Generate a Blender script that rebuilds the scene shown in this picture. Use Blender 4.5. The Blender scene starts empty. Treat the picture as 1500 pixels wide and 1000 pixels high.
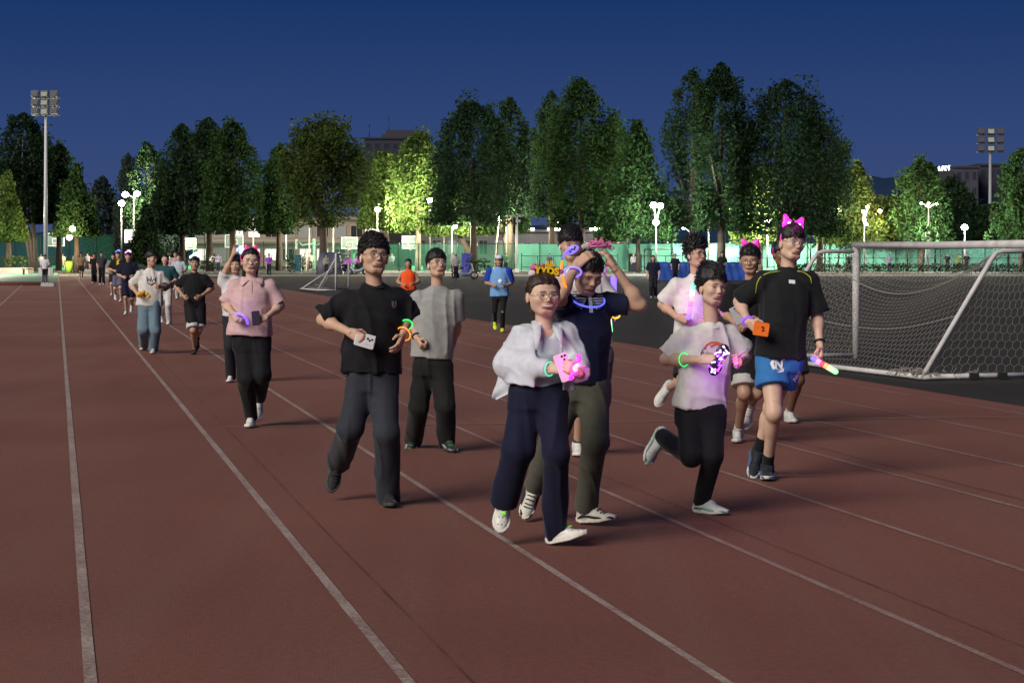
import bpy, math, random, time
import numpy as np
from mathutils import Vector, Matrix
from mathutils.bvhtree import BVHTree
T0 = time.time()
random.seed(7); RNG = np.random.default_rng(7)
S = bpy.context.scene
COL = S.collection
# ---- the lens: 70 mm, level, eye 1.69 m above the track; photo pixels (1500 x 1000) to metres
FPX, EYE, HZ, CX = 2917.0, 1.69, 371.0, 750.0
def V3(*a): return np.array(a, dtype=np.float64)
def W(px, py, Y): return V3((px - CX) / FPX * Y, Y, EYE - (py - HZ) / FPX * Y)
def gy(py): return FPX * EYE / (py - HZ)
def G(px, py): Y = gy(py); return V3((px - CX) / FPX * Y, Y, 0.0)
def GX(px, Y): return V3((px - CX) / FPX * Y, Y, 0.0)
def ZZ(py, Y): return EYE - (py - HZ) / FPX * Y
def unit(v):
    v = np.asarray(v, float); n = np.linalg.norm(v)
    return v / n if n > 1e-9 else v
R_ = math.radians

# ------------------------------------------------------------------ materials
MATS = {}
def srgb(c):
    def f(x): x /= 255.0; return x / 12.92 if x <= .04045 else ((x + .055) / 1.055) ** 2.4
    return tuple(f(x) for x in c) + (1.0,)
def new_mat(name):
    m = bpy.data.materials.new(name); m.use_nodes = True
    nt = m.node_tree; return m, nt, nt.nodes['Principled BSDF']
def N(nt, t, **kw):
    n = nt.nodes.new(t)
    for k, v in kw.items():
        if hasattr(n, k): setattr(n, k, v)
        else: n.inputs[k].default_value = v
    return n
def lin(c): return tuple(c[:3]) + (1.0,)
def mat(name, col, rough=.7, var=.12, scale=30., bump=.0, bscale=200., metal=0., spec=.3, sheen=0., sss=0., alpha=1., coat=0.):
    """a plain surface with mottled colour and, if asked, a fine bump; col is linear"""
    key = (name, tuple(col), rough, var, scale, bump, bscale, metal, spec, sheen, sss, alpha, coat)
    if key in MATS: return MATS[key]
    m, nt, p = new_mat(name)
    tc = N(nt, 'ShaderNodeTexCoord')
    nz = N(nt, 'ShaderNodeTexNoise'); nz.inputs['Scale'].default_value = scale; nz.inputs['Detail'].default_value = 5
    nt.links.new(tc.outputs['Object'], nz.inputs['Vector'])
    mr = N(nt, 'ShaderNodeMapRange'); mr.inputs['From Min'].default_value = .3; mr.inputs['From Max'].default_value = .7
    mr.inputs['To Min'].default_value = 1 - var; mr.inputs['To Max'].default_value = 1 + var
    nt.links.new(nz.outputs['Fac'], mr.inputs['Value'])
    mx = N(nt, 'ShaderNodeMix', data_type='RGBA', blend_type='MULTIPLY'); mx.inputs['Factor'].default_value = 1
    mx.inputs[6].default_value = lin(col); nt.links.new(mr.outputs['Result'], mx.inputs[7])
    nt.links.new(mx.outputs[2], p.inputs['Base Color'])
    p.inputs['Roughness'].default_value = rough; p.inputs['Metallic'].default_value = metal
    p.inputs['Specular IOR Level'].default_value = spec
    if sheen: p.inputs['Sheen Weight'].default_value = sheen; p.inputs['Sheen Roughness'].default_value = .4
    if sss:
        p.inputs['Subsurface Weight'].default_value = sss; p.inputs['Subsurface Radius'].default_value = (.012, .005, .003)
        p.inputs['Subsurface Scale'].default_value = .6
    if coat: p.inputs['Coat Weight'].default_value = coat
    if alpha < 1: p.inputs['Alpha'].default_value = alpha
    if bump:
        n2 = N(nt, 'ShaderNodeTexNoise'); n2.inputs['Scale'].default_value = bscale; n2.inputs['Detail'].default_value = 3
        nt.links.new(tc.outputs['Object'], n2.inputs['Vector'])
        b = N(nt, 'ShaderNodeBump'); b.inputs['Strength'].default_value = bump; b.inputs['Distance'].default_value = .01
        nt.links.new(n2.outputs['Fac'], b.inputs['Height']); nt.links.new(b.outputs['Normal'], p.inputs['Normal'])
    MATS[key] = m; return m
def cloth(col, rough=.85, var=.10): return mat('woven_cloth', col, rough, var, 22., .06, 120., spec=.15, sheen=.15)
def skin(col): return mat('skin', col, .48, .07, 30., .05, 140., spec=.35, sss=.12)
def glow(name, col, strength, base=(.05, .05, .05)):
    key = (name, tuple(col), strength)
    if key in MATS: return MATS[key]
    m, nt, p = new_mat(name)
    p.inputs['Base Color'].default_value = lin(base); p.inputs['Roughness'].default_value = .35
    p.inputs['Emission Color'].default_value = lin(col); p.inputs['Emission Strength'].default_value = strength
    MATS[key] = m; return m

# ------------------------------------------------------------------ objects
def link(o, parent=None, **props):
    COL.objects.link(o)
    if parent is not None: o.parent = parent
    for k, v in props.items():
        if v: o[k] = v
    return o
def root_of(o):
    while o.parent is not None: o = o.parent
    return o
def base_loc(parent):
    L = V3(0, 0, 0); o = parent
    while o is not None: L = L + np.array(o.location[:]); o = o.parent
    return L
def thing(name, loc, label, cat, group=None):
    o = bpy.data.objects.new(name, None); o.empty_display_size = .2; o.location = tuple(float(x) for x in loc)
    return link(o, None, label=label, category=cat, group=group)
def raw_mesh(name, V, Fc, smooth=True):
    V = np.asarray(V, dtype=np.float32).reshape(-1, 3)
    me = bpy.data.meshes.new(name)
    if isinstance(Fc, np.ndarray):
        n, k = Fc.shape
        me.vertices.add(len(V)); me.vertices.foreach_set('co', V.ravel())
        me.loops.add(n * k); me.loops.foreach_set('vertex_index', Fc.astype(np.int32).ravel())
        me.polygons.add(n); me.polygons.foreach_set('loop_start', np.arange(0, n * k, k, dtype=np.int32))
        me.update(calc_edges=True)
    else:
        me.from_pydata(V.tolist(), [], Fc); me.update()
    if smooth: me.polygons.foreach_set('use_smooth', np.ones(len(me.polygons), dtype=bool))
    return me
def mk(name, V, Fc, m, parent=None, smooth=True, label=None, cat=None, group=None, kind=None, origin=None):
    """one mesh object; V in world metres; vertices are stored about the parent's place (or origin)"""
    L = base_loc(parent) if parent is not None else (np.asarray(origin, float) if origin is not None else V3(0, 0, 0))
    V = np.asarray(V, float).reshape(-1, 3) - L
    me = raw_mesh(name, V, Fc, smooth); me.materials.append(m)
    o = bpy.data.objects.new(name, me)
    if parent is None: o.location = tuple(L)
    return link(o, parent, label=label, category=cat, group=group, kind=kind)
class MB:
    """collects boxes, bars, tubes and sheets and links them as ONE mesh object; several materials allowed"""
    def __init__(s): s.V = []; s.F = []; s.M = []; s.n = 0; s.SM = []
    def add(s, V, Fc, mi=0, smooth=False):
        V = np.asarray(V, float).reshape(-1, 3); s.V.append(V)
        for f in Fc: s.F.append(tuple(int(i) + s.n for i in f)); s.M.append(mi); s.SM.append(smooth)
        s.n += len(V); return s
    def box(s, c, d, mi=0, R=None):
        c = np.asarray(c, float); d = np.asarray(d, float) / 2
        v = np.array([[x, y, z] for x in (-1, 1) for y in (-1, 1) for z in (-1, 1)], float) * d
        if R is not None: v = v @ np.asarray(R).T
        return s.add(v + c, [(0, 1, 3, 2), (4, 6, 7, 5), (0, 4, 5, 1), (2, 3, 7, 6), (0, 2, 6, 4), (1, 5, 7, 3)], mi)
    def tube(s, pts, r, mi=0, n=8, closed=False, flat=1., up=None):
        pts = np.asarray(pts, float); m = len(pts); r = np.broadcast_to(np.asarray(r, float), (m,))
        if closed: tg = np.roll(pts, -1, 0) - np.roll(pts, 1, 0)
        else: tg = np.gradient(pts, axis=0)
        tg /= np.maximum(np.linalg.norm(tg, axis=1, keepdims=True), 1e-9)
        ref = np.asarray(up, float) if up is not None else (V3(0, 0, 1) if abs(tg[:, 2]).mean() < .8 else V3(1, 0, 0))
        a = np.cross(tg, ref); a /= np.maximum(np.linalg.norm(a, axis=1, keepdims=True), 1e-9)
        b = np.cross(tg, a)
        ang = np.arange(n) / n * 2 * math.pi
        V = pts[:, None, :] + r[:, None, None] * (np.cos(ang)[None, :, None] * a[:, None, :] + flat * np.sin(ang)[None, :, None] * b[:, None, :])
        Fc = []
        for i in range(m if closed else m - 1):
            j = (i + 1) % m
            for k in range(n):
                l = (k + 1) % n; Fc.append((i * n + k, i * n + l, j * n + l, j * n + k))
        if not closed: Fc += [tuple(range(n - 1, -1, -1)), tuple((m - 1) * n + k for k in range(n))]
        return s.add(V.reshape(-1, 3), Fc, mi, True)
    def ell(s, c, rad, R=None, mi=0, nu=12, nv=8):
        V = []; Fc = []
        for i in range(nv + 1):
            t = math.pi * i / nv
            for k in range(nu):
                p = 2 * math.pi * k / nu; V.append((math.sin(t) * math.cos(p), math.sin(t) * math.sin(p), math.cos(t)))
        V = np.array(V) * np.asarray(rad, float)
        if R is not None: V = V @ np.asarray(R).T
        for i in range(nv):
            for k in range(nu):
                l = (k + 1) % nu; Fc.append((i * nu + k, (i + 1) * nu + k, (i + 1) * nu + l, i * nu + l))
        return s.add(V + np.asarray(c, float), Fc, mi, True)
    def build(s, name, mats, parent=None, label=None, cat=None, group=None, kind=None, origin=None):
        if not isinstance(mats, (list, tuple)): mats = [mats]
        L = base_loc(parent) if parent is not None else (np.asarray(origin, float) if origin is not None else V3(0, 0, 0))
        V = np.concatenate(s.V) - L
        me = bpy.data.meshes.new(name); me.from_pydata(V.tolist(), [], s.F); me.update()
        me.polygons.foreach_set('use_smooth', np.array(s.SM, dtype=bool))
        for m in mats: me.materials.append(m)
        if len(mats) > 1: me.polygons.foreach_set('material_index', np.array(s.M, dtype=np.int32))
        o = bpy.data.objects.new(name, me)
        if parent is None: o.location = tuple(L)
        return link(o, parent, label=label, category=cat, group=group, kind=kind)

# ------------------------------------------------------------------ implicit surfaces
_NT = RNG.random((32, 32, 32)).astype(np.float32)
def vnoise(P):
    """smooth value noise, -1..1"""
    P = np.asarray(P, dtype=np.float32); i = np.floor(P).astype(np.int32); f = P - i; f = f * f * (3 - 2 * f)
    i0 = i & 31; i1 = (i + 1) & 31; x, y, z = f[..., 0], f[..., 1], f[..., 2]
    def g(a, b, c): return _NT[a, b, c]
    X0, Y0, Z0 = i0[..., 0], i0[..., 1], i0[..., 2]; X1, Y1, Z1 = i1[..., 0], i1[..., 1], i1[..., 2]
    a = g(X0, Y0, Z0) * (1 - x) + g(X1, Y0, Z0) * x; b = g(X0, Y1, Z0) * (1 - x) + g(X1, Y1, Z0) * x
    c = g(X0, Y0, Z1) * (1 - x) + g(X1, Y0, Z1) * x; d = g(X0, Y1, Z1) * (1 - x) + g(X1, Y1, Z1) * x
    return ((a * (1 - y) + b * y) * (1 - z) + (c * (1 - y) + d * y) * z) * 2 - 1
def smin(a, b, k):
    if k <= 0: return np.minimum(a, b)
    h = np.maximum(k - np.abs(a - b), 0) / k
    return np.minimum(a, b) - h * h * (k * .25)
def nets(Fd, lo, h):
    s = Fd < 0
    sh = np.array(Fd.shape) - 1
    c = np.zeros(sh, np.int8)
    for a in range(2):
        for b in range(2):
            for d in range(2): c += s[a:a + sh[0], b:b + sh[1], d:d + sh[2]]
    mask = (c > 0) & (c < 8)
    idx = np.full(sh, -1, np.int64); cells = np.argwhere(mask)
    if not len(cells): return np.zeros((0, 3)), np.zeros((0, 4), int)
    idx[mask] = np.arange(len(cells))
    acc = np.zeros((len(cells), 3)); cnt = np.zeros(len(cells))
    cor = [(a, b, d) for a in range(2) for b in range(2) for d in range(2)]
    val = {q: Fd[cells[:, 0] + q[0], cells[:, 1] + q[1], cells[:, 2] + q[2]] for q in cor}
    for qa in cor:
        for ax in range(3):
            if qa[ax]: continue
            qb = tuple(1 if i == ax else qa[i] for i in range(3))
            fa, fb = val[qa], val[qb]; cr = (fa < 0) != (fb < 0)
            t = np.where(cr, fa / np.where(cr, fa - fb, 1), 0)
            p = np.tile(np.array(qa, float), (len(cells), 1)); p[:, ax] += t
            acc += p * cr[:, None]; cnt += cr
    V = lo + h * (cells + acc / cnt[:, None])
    Q = []
    for ax in range(3):
        u, v = (ax + 1) % 3, (ax + 2) % 3
        sl0 = [slice(None)] * 3; sl1 = [slice(None)] * 3
        sl0[ax] = slice(0, -1); sl1[ax] = slice(1, None)
        for w in (u, v): sl0[w] = slice(1, -1); sl1[w] = slice(1, -1)
        a = s[tuple(sl0)]; b = s[tuple(sl1)]
        e = np.argwhere(a != b)
        if not len(e): continue
        fl = a[e[:, 0], e[:, 1], e[:, 2]]
        e = e.copy(); e[:, u] += 1; e[:, v] += 1
        def cid(du, dv):
            q = e.copy(); q[:, u] += du; q[:, v] += dv; return idx[q[:, 0], q[:, 1], q[:, 2]]
        q = np.stack([cid(-1, -1), cid(0, -1), cid(0, 0), cid(-1, 0)], 1)
        q[~fl] = q[~fl][:, ::-1]
        Q.append(q)
    Q = np.concatenate(Q)
    return V, Q[(Q >= 0).all(1)]
class Fld:
    def __init__(s): s.p = []
    def add(s, lo, hi, fn, k=.02, op='u'): s.p.append((np.asarray(lo, float), np.asarray(hi, float), fn, k, op)); return s
    def cone(s, a, b, ra, rb, k=.02, cut=None, op='u', sq=None):
        """round cone; cut = fraction along a->b beyond which it is sliced flat; sq = (axis, factor) flattens it across an axis"""
        a = np.asarray(a, float); b = np.asarray(b, float); ab = b - a; L2 = max(float(ab @ ab), 1e-9); L = math.sqrt(L2)
        m = max(ra, rb)
        def fn(P):
            q = P - a
            if sq is not None:
                ax = np.asarray(sq[0]); d = q @ ax; q = q + d[..., None] * ax * (1 / sq[1] - 1)
            t = q @ ab / L2; tc = np.clip(t, 0, 1)
            d = np.sqrt(np.maximum(((q - tc[..., None] * ab) ** 2).sum(-1), 0)) - (ra + tc * (rb - ra))
            if cut is not None: d = np.maximum(d, (t - cut) * L)
            return d
        return s.add(np.minimum(a, b) - m, np.maximum(a, b) + m, fn, k, op)
    def ell(s, c, rad, R=None, k=.02, op='u'):
        c = np.asarray(c, float); rad = np.asarray(rad, float); m = rad.max(); mn = rad.min()
        R = np.eye(3) if R is None else np.asarray(R, float)
        ext = np.abs(R) @ rad
        def fn(P):
            q = (P - c) @ R; k0 = np.sqrt(((q / rad) ** 2).sum(-1)); k1 = np.sqrt(((q / rad ** 2) ** 2).sum(-1)) + 1e-9
            return k0 * (k0 - 1) / k1
        return s.add(c - ext, c + ext, fn, k, op)
    def loft(s, axis_pts, w, d, r, n, k=.03, e=2.3, op='u', cap=True):
        """elliptical loft along a (bent) axis; r and n are the width and depth directions"""
        A = np.asarray(axis_pts, float); w = np.asarray(w, float); d = np.asarray(d, float)
        u = unit(A[-1] - A[0]); r = unit(r - u * (r @ u)); n = unit(n - u * (n @ u) - r * (n @ r))
        z = (A - A[0]) @ u; xr = (A - A[0]) @ r; yn = (A - A[0]) @ n
        ext = max(w.max(), d.max())
        def fn(P):
            q = P - A[0]; t = q @ u
            W_ = np.interp(t, z, w); D_ = np.interp(t, z, d)
            x = np.abs(q @ r - np.interp(t, z, xr)) / W_; y = np.abs(q @ n - np.interp(t, z, yn)) / D_
            f = ((x ** e + y ** e) ** (1 / e) - 1) * np.minimum(W_, D_) * .92
            if cap: f = np.maximum(f, np.maximum(z[0] - t, t - z[-1]))
            return f
        return s.add(A.min(0) - ext, A.max(0) + ext, fn, k, op)
    def mesh(s, h):
        us = [p for p in s.p if p[4] == 'u']
        lo = np.min([p[0] for p in us], 0) - 3 * h; hi = np.max([p[1] for p in us], 0) + 3 * h
        n = np.ceil((hi - lo) / h).astype(int) + 1
        Fd = np.full(tuple(n), .25, np.float32)
        g = [lo[i] + h * np.arange(n[i]) for i in range(3)]
        for plo, phi, fn, k, op in s.p:
            m = k + 3 * h
            i0 = np.clip(np.floor((plo - m - lo) / h).astype(int), 0, n); i1 = np.clip(np.ceil((phi + m - lo) / h).astype(int) + 1, 0, n)
            if (i1 <= i0).any(): continue
            sl = tuple(slice(i0[q], i1[q]) for q in range(3))
            P = np.stack(np.meshgrid(*[g[q][sl[q]] for q in range(3)], indexing='ij'), -1)
            d = fn(P).astype(np.float32); a = Fd[sl]
            if op == 'u': Fd[sl] = smin(a, d, k)
            else: Fd[sl] = -smin(-a, d, k)
        return nets(Fd, lo, h)
def vnormals(V, Q):
    n = np.zeros_like(V); a, b, c, d = (V[Q[:, i]] for i in range(4))
    fn = np.cross(c - a, d - b)
    for i in range(4): np.add.at(n, Q[:, i], fn)
    return n / np.maximum(np.linalg.norm(n, axis=1, keepdims=True), 1e-12)
def folds(V, Q, amp, freq, seed=0., twist=0.):
    """cloth folds: ridged noise stretched along one way, pushed along the normals"""
    if not len(V): return V
    nn = vnormals(V, Q); f = np.asarray(freq, float)
    wv = vnoise(V * 3.5 + seed)[:, None] * .3
    P = V * f + seed + wv
    if twist: P[:, 0] += V[:, 2] * twist * f[0]; P[:, 2] += V[:, 0] * twist * f[2]
    a = 1 - np.minimum(1, np.abs(vnoise(P)) * 2.2); a = a * a * 1.5 - .5; b = vnoise(P * 1.7 + 9)
    msk = .35 + .65 * np.clip(vnoise(V * 3.1 + seed * 1.7) + .6, 0, 1)
    return V + nn * ((a * .75 + b * .4) * amp * msk)[:, None]
# ------------------------------------------------------------------ people
SKIN = {'fair': (.60, .40, .295), 'mid': (.53, .335, .235), 'tan': (.42, .25, .165), 'dark': (.20, .10, .06)}
LIP = mat('lips', (.42, .19, .15), .45, .05); EYEW = mat('eye_white', (.62, .60, .58), .25, .02); IRIS = mat('iris', (.012, .008, .006), .15, .02)
LASH = mat('lashes', (.015, .011, .010), .6, .02); TEETH = mat('teeth', (.72, .70, .66), .3, .02); NAIL = mat('nostril', (.10, .04, .03), .7, .02)
HAIRM = mat('black_hair', (.010, .009, .009), .38, .25, 60., .35, 300., spec=.45)
HAIRB = mat('brown_hair', (.035, .020, .013), .40, .25, 60., .35, 300., spec=.45)
METAL_D = mat('dark_metal', (.02, .02, .022), .3, .05, metal=.6, spec=.5); METAL_S = mat('silver_metal', (.55, .55, .56), .25, .05, metal=.9)

def rot_head(yaw, pitch, roll):
    y, p = R_(yaw), R_(pitch)
    f = V3(math.sin(y) * math.cos(p), -math.cos(y) * math.cos(p), math.sin(p))
    up = V3(0, 0, 1); x = unit(np.cross(f, up)); up = np.cross(x, f)
    a = R_(roll); x2 = x * math.cos(a) + up * math.sin(a); up2 = np.cross(x2, f)   # +roll tips the crown to the picture's right... about f
    return np.stack([x2, f, up2], 1)

def head_mesh(hs, wide, nb_local, h, full, jaw=1.0, neck=.047):
    f = Fld(); a = f.ell
    a((0, -.012, .036), (.0765 * wide, .096, .084), k=.02)
    a((0, .016, -.038), (.061 * wide * jaw, .066, .069), k=.05)
    f.cone((-.014, .052, -.090), (.014, .052, -.090), .017, .017, k=.035)
    f.cone((-.045 * jaw, .0, -.07), (-.024 * jaw, .045, -.094), .018, .014, k=.03); f.cone((.045 * jaw, .0, -.07), (.024 * jaw, .045, -.094), .018, .014, k=.03)
    f.cone((0, -.025, -.05), nb_local, neck, neck * 1.15, k=.03)
    if full:
        for s in (-1, 1):
            a((s * .038 * wide, .058, -.022), (.024, .022, .020), k=.025)
            a((s * .030, .078, .020), (.026, .011, .009), k=.018)
            a((s * .079 * wide, -.006, -.012), (.009, .021, .033), k=.008)
        f.cone((0, .080, .008), (0, .097, -.027), .0085, .0108, k=.016)
        for s in (-1, 1): a((s * .0115, .088, -.032), (.0085, .010, .007), k=.008)
        for s in (-1, 1): a((s * .032, .104, -.001), (.020, .020, .011), k=.014, op='s')
        a((0, .076, -.061), (.028, .013, .015), k=.02)
        a((0, .074, -.078), (.03, .010, .004), k=.012, op='s')
    V, Q = f.mesh(h)
    return V, Q

def face_bits(mb, V, Q, smile, brow_up=0., look=0., squint=1.):
    """eyes, brows, lips laid on the front of the face; mb materials: 1 white, 2 iris, 3 lash, 4 lip, 5 teeth, 6 nostril"""
    bv = BVHTree.FromPolygons([tuple(v) for v in V], [tuple(int(i) for i in q) for q in Q])
    def sy(x, z):
        r = bv.ray_cast(Vector((x, .3, z)), Vector((0, -1, 0)))
        return r[0].y if r[0] is not None else .08
    for s in (-1, 1):
        x0 = s * .0315; y = sy(x0, .0)
        mb.ell((x0, y - .001, -.0005), (.0155, .0045, .0056 * squint), mi=3)
        mb.ell((x0, y + .0005, -.0012), (.0130, .0045, .0036 * squint), mi=1)
        mb.ell((x0 + look * .004, y + .0018, -.0006), (.0056, .0044, .0042 * squint), mi=2)
        pts = []
        for i in range(6):
            t = i / 5; x = s * (.013 + .040 * t); z = .0215 + .0035 * math.sin(t * 3.0) + brow_up - .003 * t
            pts.append((x, sy(x, z) + .0005, z))
        mb.tube(pts, [.0016, .0026, .0028, .0025, .0019, .0010], 3, 6)
        mb.ell((s * .007, sy(s * .007, -.040) - .001, -.0405), (.0035, .003, .0022), mi=6)
    w = .024 + .011 * max(0, smile - .2)
    def lip(z0, lift, r, mi, out):
        pts = []
        for i in range(9):
            t = i / 4 - 1; x = t * w; z = z0 + lift * t * t
            pts.append((x, sy(x, z) + out, z))
        mb.tube(pts, [r * (.35 + .65 * math.sqrt(max(0, 1 - (i / 4 - 1) ** 2))) for i in range(9)], mi, 6)
    sm = smile
    if smile > .6:
        lip(-.0575 , .010 * sm, .0032, 4, .001); lip(-.0635, .011 * sm, .0052, 5, .001); lip(-.072, .016 * sm, .0042, 4, .000)
    else:
        lip(-.0580, .003 * sm + .0015, .0025, 4, -.0008); lip(-.0618, .003 * sm + .002, .0012, 6, .0012); lip(-.0656, .004 * sm + .003, .0031, 4, -.0010)

def hair_mesh(hs, wide, spec, h, rng):
    """scalp volume cut to a hairline plus many tapered locks; local head coordinates"""
    vol = spec.get('vol', .014); f = Fld()
    f.ell((0, -.014, .040 + vol * .35), (.080 * wide + vol * .45, .099 + vol * .4, .086 + vol), k=.01)
    ys = np.array([-.2, -.09, -.06, -.03, -.005, .02, .05, .075, .12])
    drop = spec.get('back', -.055); fr = spec.get('front', .062); side = spec.get('side', -.015)
    zs = np.array([drop, drop, drop + .01, side - .01, side, side + .035, fr - .012, fr, fr + .006])
    def cutf(P):
        return (np.interp(P[..., 1], ys, zs) + .006 * vnoise(P * 90) - P[..., 2])
    base = f.p[-1]
    f.p[-1] = (base[0], base[1], lambda P, fn=base[2]: np.maximum(fn(P) + .005 * vnoise(P * V3(70, 26, 45)), cutf(P)), base[3], 'u')
    if spec.get('long'):
        for x in (-1, 1):
            f.cone((x * .066, -.03, .03), (x * .060, -.035, spec['long']), .026, .018, k=.02)
        f.cone((0, -.085, .03), (0, -.075, spec['long'] - .01), .045, .030, k=.03, sq=((0, 1, 0), .6))
    if spec.get('tail'): f.cone((0, -.10, .05), (.01, -.135, -.10), .03, .014, k=.02)
    if spec.get('bun'): f.ell((0, -.10, .08), (.035, .035, .035), k=.01)
    V, Q = f.mesh(h)
    VV = [V]; FF = [tuple(q) for q in Q.tolist()]; n = len(V)
    cnt = spec.get('locks', 260); L0 = spec.get('len', .03); sw = np.array(spec.get('sweep', (0, .3, .2)), float)
    for _ in range(cnt):
        for _t in range(20):
            d = unit(rng.normal(size=3) + V3(0, .25, .35)); p = d * V3(.080 * wide + vol * .45, .099 + vol * .4, .086 + vol) + V3(0, -.014, .040 + vol * .35)
            if p[2] > np.interp(p[1], ys, zs) + .004: break
        else: continue
        up = max(0., d[2]); L = L0 * rng.uniform(.6, 1.35) * (.45 + .55 * up)
        tg_ = sw - d * (sw @ d); dr = unit(d * spec.get('out', .22) * .6 + tg_ * (0.5 + up) + V3(0, 0, -.55) * (1 - up) + rng.normal(size=3) * spec.get('mess', .12))
        dr = unit(dr + d * max(0., .07 - dr @ d)); t1 = unit(np.cross(dr, d + 1e-3)); t2 = unit(np.cross(dr, t1)); r = spec.get('thick', .008) * rng.uniform(.6, 1.2)
        p = p - d * .004; m = p + dr * L * .55; tip = p + unit(dr + V3(0, 0, -.35) * (1 - spec.get('stiff', .3))) * L
        ring = [(t1 * math.cos(a) + t2 * .55 * math.sin(a)) for a in (0, 2.09, 4.19)]
        VV.append(np.array([p + q * r for q in ring] + [m + q * r * .75 for q in ring] + [tip]))
        FF += [(n + i, n + (i + 1) % 3, n + 3 + (i + 1) % 3, n + 3 + i) for i in range(3)] + [(n + 3 + i, n + 3 + (i + 1) % 3, n + 6) for i in range(3)]
        n += 7
    for _ in range(spec.get('fringe', 34 if not spec.get('long') else 0)):      # loose locks breaking the hairline
        x = rng.uniform(-.062, .062) * wide; y = .020 + .060 * math.sqrt(max(0, 1 - (x / (.072 * wide)) ** 2)); z = np.interp(y, ys, zs) + .012
        p = V3(x, y + vol * .45, z); dr = unit(V3(x * 3 + rng.normal() * .25 + sw[0] * .3, .25, -1.)); L = rng.uniform(.016, .034)
        t1 = unit(np.cross(dr, V3(0, 1, 0))); t2 = V3(0, 1, 0); r = rng.uniform(.003, .006); m = p + dr * L * .55; tip = m + unit(dr + V3(rng.normal() * .3, -.15, -.2)) * L * .5
        ring = [(t1 * math.cos(a) + t2 * .5 * math.sin(a)) for a in (0, 2.09, 4.19)]
        VV.append(np.array([p + q * r for q in ring] + [m + q * r * .75 for q in ring] + [tip]))
        FF += [(n + i, n + (i + 1) % 3, n + 3 + (i + 1) % 3, n + 3 + i) for i in range(3)] + [(n + 3 + i, n + 3 + (i + 1) % 3, n + 6) for i in range(3)]; n += 7
    return np.concatenate(VV), FF

def hand_fld(wrist, tip_dir, pn, thumb, curl, s, detail=True):
    """palm and five bent fingers; pn is the way the palm faces, thumb the side the thumb is on"""
    f = Fld(); d = unit(tip_dir); pn = unit(np.asarray(pn, float) - d * (np.asarray(pn, float) @ d)); sd = unit(np.cross(d, pn))
    if sd @ np.asarray(thumb, float) < 0: sd = -sd      # sd points to the thumb side
    w = np.asarray(wrist, float)
    lens = (.074, .080, .074, .060); offs = (.027, .009, -.009, -.026)
    curls = curl if isinstance(curl, (list, tuple)) else (curl,) * 4
    for i in range(4):
        b = w + d * (.092 - .004 * abs(i - 1)) * s + sd * offs[i] * s
        f.cone(w + sd * offs[i] * .55 * s, b, .0165 * s, .0125 * s, k=.016 * s)
        ang = 0.; p = b; L = lens[i] * s; segs = (.46, .31, .23); r = (.0100, .0090, .0080, .0068)
        spread = sd * (offs[i] / .027) * .10
        for j in range(3):
            ang += curls[i] * (.95, 1.15, .85)[j]
            q = p + unit(d * math.cos(ang) + pn * math.sin(ang) + spread * max(0, math.cos(ang))) * L * segs[j]
            f.cone(p, q, r[j] * s, r[j + 1] * s, k=.004 * s if (detail and j) else .007 * s); p = q
    tb = w + d * .026 * s + sd * .026 * s; cm = float(np.mean(curls))
    t1 = tb + unit(d * .62 + sd * (.75 - .3 * cm) + pn * (.25 + .5 * cm)) * .044 * s; t2 = t1 + unit(d * .9 + sd * (.25 - .5 * cm) + pn * (.2 + .5 * cm)) * .034 * s
    f.cone(w + sd * .012 * s, tb, .017 * s, .0145 * s, k=.012 * s); f.cone(tb, t1, .0135 * s, .0110 * s, k=.010 * s); f.cone(t1, t2, .0105 * s, .0082 * s, k=.004 * s)
    return f

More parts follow.
